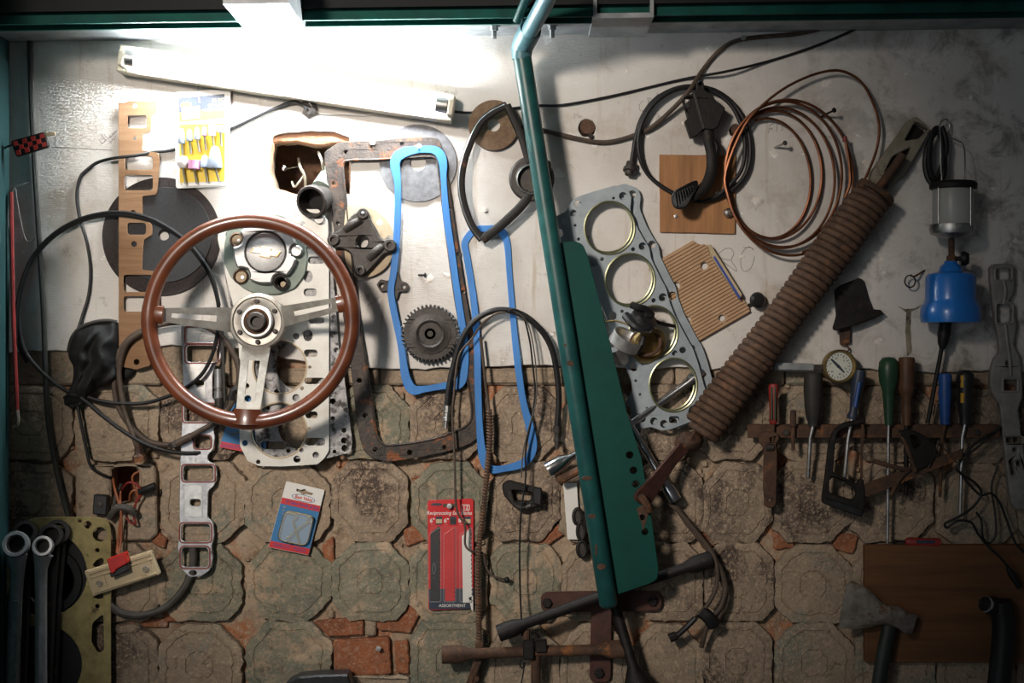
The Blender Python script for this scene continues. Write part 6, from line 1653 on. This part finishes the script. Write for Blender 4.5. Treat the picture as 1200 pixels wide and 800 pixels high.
MB().tube([P(1105, 400, .032), P(1087, 496, .03)], 2.6*S, 8).build('shaft', M['iron'], t)
t = MB().lathe([(0, 0), (3.5*S, 0.001), (4*S, 0.028), (2.5*S, 0.03), (2.2*S, 0.07), (0, 0.07)], P(929.5, 480, .032), (0, 0, -1), 10).build('punch', M['rust'])
tag(t, 'short rusty punch between the striped and charcoal screwdrivers', 'punch')
t = thing('pipe_wrench', 'flat rusty wrench hanging below the left end of the rack', 'wrench', 900, 545, 0.03)
MB().plate(rpoly([(890, 508), (897, 505), (911, 507), (914, 514), (909, 520), (911, 530), (910, 590), (905, 596), (897, 594), (895, 570), (896, 526), (890, 518)], 3), [rpoly([(902, 513), (910, 511), (908, 517), (903, 518)], 1), circ(903, 586, 2.4, 10)], 0.028, 0.037, 0.0015).build('body', M['rust'], t, smooth=0)
MB().lathe([(4.5*S, -0.006), (4.5*S, 0.006), (0, 0.006)], P(902, 524, .036), (1, 0, 0), 12).build('adjusting_wheel', M['castiron'], t)

t = thing('hacksaw', 'small black hacksaw frame hanging on the rack', 'hacksaw', 990, 545, 0.045)
MB().plate(rpoly([(1014, 490, 2), (1015, 495, 2), (998, 499, 4), (982, 505, 5), (979, 520), (977, 548, 4), (976, 553), (1006, 567, 4), (1007, 562), (1012, 561), (1014, 570), (1013, 600), (1009, 606), (965, 590, 5), (964, 584), (968, 555), (972, 520), (978, 503, 6), (990, 495)], 3), [rpoly([(972, 562, 4), (978, 559, 4), (1003, 572, 4), (1004, 580, 3), (1000, 586, 4), (972, 577, 4)], 3)], 0.038, 0.050, 0.002).build('frame', M['iron'], t, smooth=0)
MB().plate([(1009.5, 497), (1012.5, 497), (1011, 564), (1008, 564)], [], 0.043, 0.0445, 0.0003).build('blade', M['rust'], t, smooth=0)
MB().plate(rpoly([(966, 582), (1012, 597), (1010, 606), (965, 590)], 2), [], 0.036, 0.053, 0.002).build('grip', M['blackplastic'], t, smooth=0)
t = thing('hand_saw', 'rusty folding saw with dark handle lying aslant under the rack', 'saw', 1070, 555, 0.05)
n = 40
q = [(1129, 525), (1128, 536)]
for i in range(n):
    f = i/n
    q.append((lerp(1128, 1015, f), lerp(536, 582, f)+(1.2 if i % 2 else 0)))
q += [(1014, 581), (1014, 566), (1070, 546)]
MB().plate(q, [], 0.046, 0.0475, 0.0003).build('blade', M['rust'], t, smooth=0)
MB().plate(rpoly([(1054, 505), (1068, 503), (1080, 508), (1096, 520), (1099, 530), (1090, 545), (1074, 552), (1069, 540), (1060, 520)], 3), [rpoly([(1066, 510), (1076, 511), (1080, 522), (1072, 526)], 3)], 0.044, 0.056, 0.002).build('handle', M['iron'], t, smooth=0)
MB().cable([(1055, 506, .05), (1064, 527, .056), (1073, 552, .056)], 2.4, 4, 8).build('handle_edge', M['rust'], t)
m = MB()
m.cable([(1024, 540, .05), (1040, 545, .052), (1056, 549, .052), (1066, 550, .05)], 2.8, 4, 8)
m.cable([(1066, 550, .05), (1054, 561, .052), (1044, 580, .05)], 2.2, 4, 8)
m.build('tongue', M['rust'], t)
m = MB().cable([(1100, 516, .05), (1095, 532, .054), (1088, 547, .052)], 1.4, 4, 6)
m.build('lever', M['castiron'], t)

# rocker rail on the right edge
ro = [(1161, 314), (1170, 309), (1186, 309), (1190, 316), (1189, 344), (1183, 352), (1190, 368), (1192, 385), (1189, 404), (1196, 418), (1198, 440), (1199, 466), (1194, 480), (1200, 520), (1205, 590), (1196, 598), (1186, 590), (1180, 545), (1175, 500), (1172, 474), (1163, 460), (1161, 440), (1166, 420), (1172, 412), (1170, 392), (1166, 372), (1163, 345)]
rh = [rect(1167, 314, 1185, 328, 3), rect(1168, 356, 1186, 378, 3), rect(1176, 444, 1192, 458, 2), rect(1179, 512, 1199, 519, 3), circ(1190, 527, 2.6, 10), circ(1194, 543, 3.6, 12), rpoly([(1183, 540), (1188, 541), (1191, 556), (1186, 557)], 2), circ(1182.5, 425.5, 3.2, 10)]
o = MB().plate(rpoly(spl(ro, 2, True), 1), rh, 0.006, 0.020, 0.003).build('cast_rail', M['castgrey'], smooth=35)
tag(o, 'long grey cast alloy rail with pockets hanging at the right edge', 'casting')
for p_ in (rh[0], rh[1], rh[2]):
    cx = sum(a for a, b in p_)/len(p_); cy = sum(b for a, b in p_)/len(p_)
    MB().tube([P(cx+(x-cx)*1.12, cy+(y-cy)*1.12, .020) for x, y in p_], 1.5*S, 6, True).build('pocket_rim', M['castgrey'], o)
MB().cable([(1176, 329, .020), (1178, 342, .022), (1176, 356, .020)], 2.4, 4, 8).build('web', M['castgrey'], o)
MB().cable([(1178, 380, .020), (1180, 400, .022), (1183, 420, .021), (1184, 440, .020)], 2.4, 4, 8).build('web', M['castgrey'], o)

# tangle of black flex lower right
o = MB().cable([(1165, 506, .03), (1140, 522, .034), (1122, 545, .036), (1126, 555, .034), (1142, 565, .034), (1150, 578, .034), (1140, 594, .034), (1122, 606, .034), (1108, 613, .03), (1110, 618, .03), (1122, 610, .032), (1138, 612, .034), (1146, 625, .034), (1158, 640, .036), (1174, 655, .05), (1186, 672, .05)], 1.6, 6, 6).build('black_flex', M['black'])
tag(o, 'thin black flex straggling from the rack end down over the brown board', 'flex')
MB().tube([P(1181, 665, .05), P(1186, 673, .05), P(1195, 688, .048)], [2.6*S, 4.5*S, 3.4*S], 10).build('plug', M['black'], o)
o = MB().cable([(1172, 500, .03), (1150, 520, .03), (1132, 536, .03), (1128, 556, .032), (1140, 572, .034), (1150, 580, .034), (1162, 578, .034), (1172, 590, .034), (1180, 610, .032), (1190, 636, .034), (1204, 650, .034)], 1.4, 6, 6).build('black_flex', M['black'])
tag(o, 'second black flex in the tangle, running on to the right edge', 'flex')
o = MB().cable([(1170, 545, .02), (1162, 570, .02), (1166, 600, .022), (1167, 625, .024), (1160, 636, .024), (1152, 630, .024), (1150, 610, .024), (1144, 600, .024)], 1.3, 6, 6).build('black_flex', M['black'])
tag(o, 'short loose loop of black flex at the right of the long screwdriver shafts', 'flex')

t = thing('brown_board', 'large dark brown wooden board in the bottom right corner', 'board', 1110, 708, 0.0)
MB().plate(rough(rpoly([(1014, 639), (1260, 638), (1260, 777), (1014, 776)], 1), .4, 6, 8), [], 0.002, 0.018, 0.001).build('board', M['board'], t, smooth=0)
MB().pbox(1014, 639.5, 1018, 775.5, 0.0175, 0.0186, bev=.0003).build('lipping', M['board'], t, smooth=0)
t = thing('red_screwdriver', 'small red handled screwdriver lying on the top edge of the brown board', 'screwdriver', 1080, 634, 0.012)
MB().lathe([(0, 0), (4*S, 0.002), (5.5*S, 0.008), (5*S, 0.04), (5.8*S, 0.05), (5*S, 0.062), (0, 0.064)], P(1060, 634.5, .012), (1, 0, -0.03), 14).build('handle', M['redpaint'], t)
MB().tube([P(1061, 634.5, .012), P(1046, 633, .012)], 1.4*S, 8).build('shaft', M['iron'], t)
MB().plate(rect(1074, 633, 1096, 636.5, 1.5), [], 0.019, 0.0215, 0.0004).build('black_inlay', M['navy'], t, smooth=0)

t = thing('axe', 'old axe with worn wide blade and dark wrapped handle in front of the brown board', 'axe', 1025, 715, 0.03)
ax_o = [(997, 680), (1007, 684), (1022, 694), (1035, 707), (1050, 709), (1062, 716), (1074, 721), (1073, 728), (1069, 741), (1062, 743), (1054, 737), (1044, 734), (1032, 731.5), (1012, 736), (986, 736), (983.5, 733), (985, 715), (990, 694), (994, 682)]
def wedge(x, y):
    return 0.0
hd = MB()
n = len(ax_o)
fx = lambda x: 0.0015+0.015*max(0, min(1, (x-985)/60))**1.1
sub = rough(spl(ax_o, 3, True), 0.25, 3, 4)
vs = []; fs = []
rings_ = 8
cx, cy = 1030, 718
for side in (1, -1):
    for i in range(rings_+1):
        f = 1-i/rings_
        for x, y in sub:
            qx, qy = cx+(x-cx)*f, cy+(y-cy)*f
            edge_ = 1-f**6*0.35
            vs.append(P(qx, qy, 0.040+side*fx(qx)*edge_))
N_ = len(sub)
for s_ in range(2):
    o_ = s_*(rings_+1)*N_
    for i in range(rings_):
        for k_ in range(N_):
            l = (k_+1) % N_
            fs.append((o_+i*N_+k_, o_+i*N_+l, o_+(i+1)*N_+l, o_+(i+1)*N_+k_))
for k_ in range(N_):
    l = (k_+1) % N_
    o_ = (rings_+1)*N_
    fs.append((k_, l, o_+l, o_+k_))
hd.add(vs, fs)
hd.build('head', M['axehead'], t, smooth=35)
MB().cable([(1046, 712, .04), (1042, 735, .04), (1036, 765, .042), (1031, 795, .044), (1026, 835, .044)], 8.6, 5, 14, flat=0.8).build('handle', M['handlegreen'], t)
t = thing('black_torch', 'black torch with a shiny ring in the bottom right corner', 'torch', 1165, 715, 0.05)
MB().lathe([(7*S, 0), (9.5*S, 0.003), (9.5*S, 0.006), (8.2*S, 0.008), (8.2*S, 0.0)], P(1157, 708, .062), (-0.75, -0.6, 0.25), 24).build('lens_ring', M['chrome'], t)
MB().lathe([(8*S, 0.003), (10*S, -0.004), (11*S, -0.02), (9*S, -0.03), (0, -0.03)], P(1157, 708, .062), (-0.75, -0.6, 0.25), 24).build('head', M['black'], t)
MB().lathe([(0, 0.003), (8*S, 0.003), (8*S, 0.0), (0, 0.0)], P(1157, 708, .062), (-0.75, -0.6, 0.25), 20).build('lens', M['castiron'], t)
MB().cable([(1172, 704, .05), (1176, 730, .05), (1174, 770, .05), (1166, 840, .05)], 13, 5, 14).build('body', M['black'], t)

# ------------------------------------------------------------------ bottom centre irons
t = thing('t_bracket', 'red-brown painted iron T bracket bolted on the wall behind the pipe foot', 'bracket', 704, 705)
MB().plate(rpoly([(634, 694, 9), (690, 693, 1), (776, 693, 10), (776, 716, 10), (717, 717, 1), (716, 800, 9), (691, 800, 9), (693, 717, 1), (634, 717, 9)], 1), [], 0.001, 0.009, 0.0015).build('bracket', M['browniron'], t, smooth=0)
for x, y in ((641, 706), (764.5, 704), (702, 788)):
    MB().lathe([(6*S, 0), (6*S, 0.005), (5*S, 0.0065), (0, 0.0065)], P(x, y, .009), (0, -1, 0), 6).build('bolt', M['iron'], t)
t = thing('rusty_wheel_brace', 'dark rusty cross wheel brace behind the foot of the green plate', 'wheel brace', 718, 694, 0.05)
for a_, hs, sk in (((584, 742), .05, 10), ((833, 655), .03, 10), ((755, 826), .05, 15), ((690, 600), .03, 9)):
    brace_arm('arm', (716, 694), a_, .05, hs, 6.2, sk, 'iron', t)
t = thing('rusty_t_wrench', 'rusty bar wrench with sockets at both ends and a clamp along the bottom edge', 'wrench', 627, 763, 0.04)
brace_arm('arm', (625, 763), (518, 767), .04, .04, 6.2, 10.5, 'rust', t)
brace_arm('arm', (625, 763), (737, 760), .04, .04, 6.2, 10.5, 'rust', t)
MB().cable([(628, 766, .038), (628, 800, .036), (629, 840, .036)], 5.6, 3, 12).build('leg', M['rust'], t)
m = MB()
m.pbox(613, 750, 626, 773, .026, .056, bev=.002); m.pbox(627, 751, 641, 765, .028, .054, bev=.002)
m.build('clamp', M['iron'], t, smooth=0)
MB().lathe([(4*S, 0), (4*S, .02), (0, .02)], P(617, 751, .045), (0, 0, 1), 8).build('clamp_screw', M['rust'], t)
MB().cable([(612, 770, .05), (609, 777, .05), (612, 783, .05), (615, 776, .05), (611, 800, .05)], .9, 4, 6).build('tie_wire', M['black'], t)

o = MB().plate(rpoly([(660, 566), (676, 566), (680, 632), (665, 632)], 1), [], 0.001, 0.003, 0.0003).build('cream_strip', M['white'], smooth=0)
tag(o, 'narrow cream card strip tucked behind the green pipe', 'card')
t = thing('dark_links', 'short run of dark oily chain links left of the green pipe foot', 'chain', 682, 625, 0.01)
for x, y, w_, l_ in ((677, 605, 4.5, 9), (681, 622, 4, 10), (682, 643, 5, 9)):
    MB().tube([P(a, b, .014) for a, b in circ(x, y, w_, 16, l_)], 2.4*S, 8, True).build('link', M['iron'], t)
    MB().plate(circ(x, y, w_*.9, 12, l_*.85), [], .010, .016, .001).build('link_plate', M['castiron'], t)
o = MB().tube([P(655, 563, .03), P(668, 556, .04), P(690, 545, .05)], 5*S, 10).build('rusty_tube', M['rust'])
tag(o, 'short rusty tube beside the chrome socket left of the pipe', 'tube')

t = thing('lead_bundle', 'bundle of old brown leads drooping right of the green plate', 'leads', 830, 690, 0.03)
m = MB()
m.cable([(770, 575, .02), (790, 592, .022), (805, 612, .024), (822, 634, .026), (834, 650, .028), (845, 668, .03), (850, 688, .03), (846, 708, .03), (836, 722, .03), (828, 735, .03), (822, 758, .02)], 3.0, 6, 8)
m.cable([(780, 585, .024), (800, 604, .026), (820, 628, .03), (836, 650, .034), (841, 672, .036), (838, 692, .036), (828, 710, .036), (818, 720, .034)], 2.6, 6, 8)
m.cable([(834, 660, .022), (846, 680, .024), (851, 700, .024), (843, 722, .024), (834, 734, .022)], 2.8, 6, 8)
m.build('lead', M['brownhose'], t)
MB().cable([(822, 716, .032), (831, 724, .036), (836, 732, .032)], 8, 4, 10).build('tape_wrap', M['black'], t)
MB().cable([(815, 724, .034), (805, 734, .034), (793, 745, .03)], 3.4, 4, 8).build('tail', M['black'], t)
MB().lathe([(5*S, 0), (5.5*S, 0.008), (5.5*S, 0.014), (0, 0.014)], P(793, 744, .03), (-0.8, 0, -0.35), 10).build('end_nut', M['iron'], t)
o = MB().plate(rpoly([(335, 800), (350, 793), (372, 791), (408, 790), (412, 805), (412, 840), (335, 840)], 2), [], 0.01, 0.05, 0.003).build('black_tray', M['blackplastic'], smooth=0)
tag(o, 'edge of a black plastic tray cut off by the bottom edge', 'tray')

# ------------------------------------------------------------------ nails
def nail(px, py, label, dx=0.002, dz=0.006, l=0.03, m='steel'):
    mb = MB()
    a = P(px, py, 0.0); tip = a+Vector((dx, -l, dz))
    mb.tube([a+Vector((-dx*.3, 0.01, -dz*.3)), tip], 1.3*S, 8)
    mb.lathe([(0, -0.0006), (3.0*S, -0.0004), (3.0*S, 0.0008), (0, 0.0012)], tip, tip-a, 12)
    tag(mb.build('nail', M[m]), label, 'nail')
nail(491, 178, 'shiny nail holding up the top of the blue gasket by the gear')
nail(401.5, 172, 'bright nail head through the top left of the sump rail', l=.014) if False else None
nail(436, 172, 'bright nail through the top strip of the rusty sump rail', l=.012)
nail(908, 173, 'slanting nail inside the copper coil', .012, .004)
nail(962, 137, 'dark nail carrying the top of the copper coil', .015, .006, .036, 'iron')
nail(568, 246, 'small screw head on bare plaster inside the horn ring', 0, 0, .006)
nail(692, 160, 'tiny dark nail above the thick cable right of the pipe', 0, 0, .006, 'iron')
nail(545, 609, 'pale stud in the blade pack hanging slot', 0, 0, .01) if False else None
nail(527, 592, 'steel stud through the hanging slot of the red blade pack', 0, 0, .012)
nail(444, 759, 'small bright screw in the mortar below the red bricks', 0, 0, .006)
nail(870, 46, 'cable clip nail where the thick cable meets the shelf shadow', 0, 0, .012)
nail(485, 322, 'short black staple on plaster above the gear', .02, -.001, .006, 'iron')
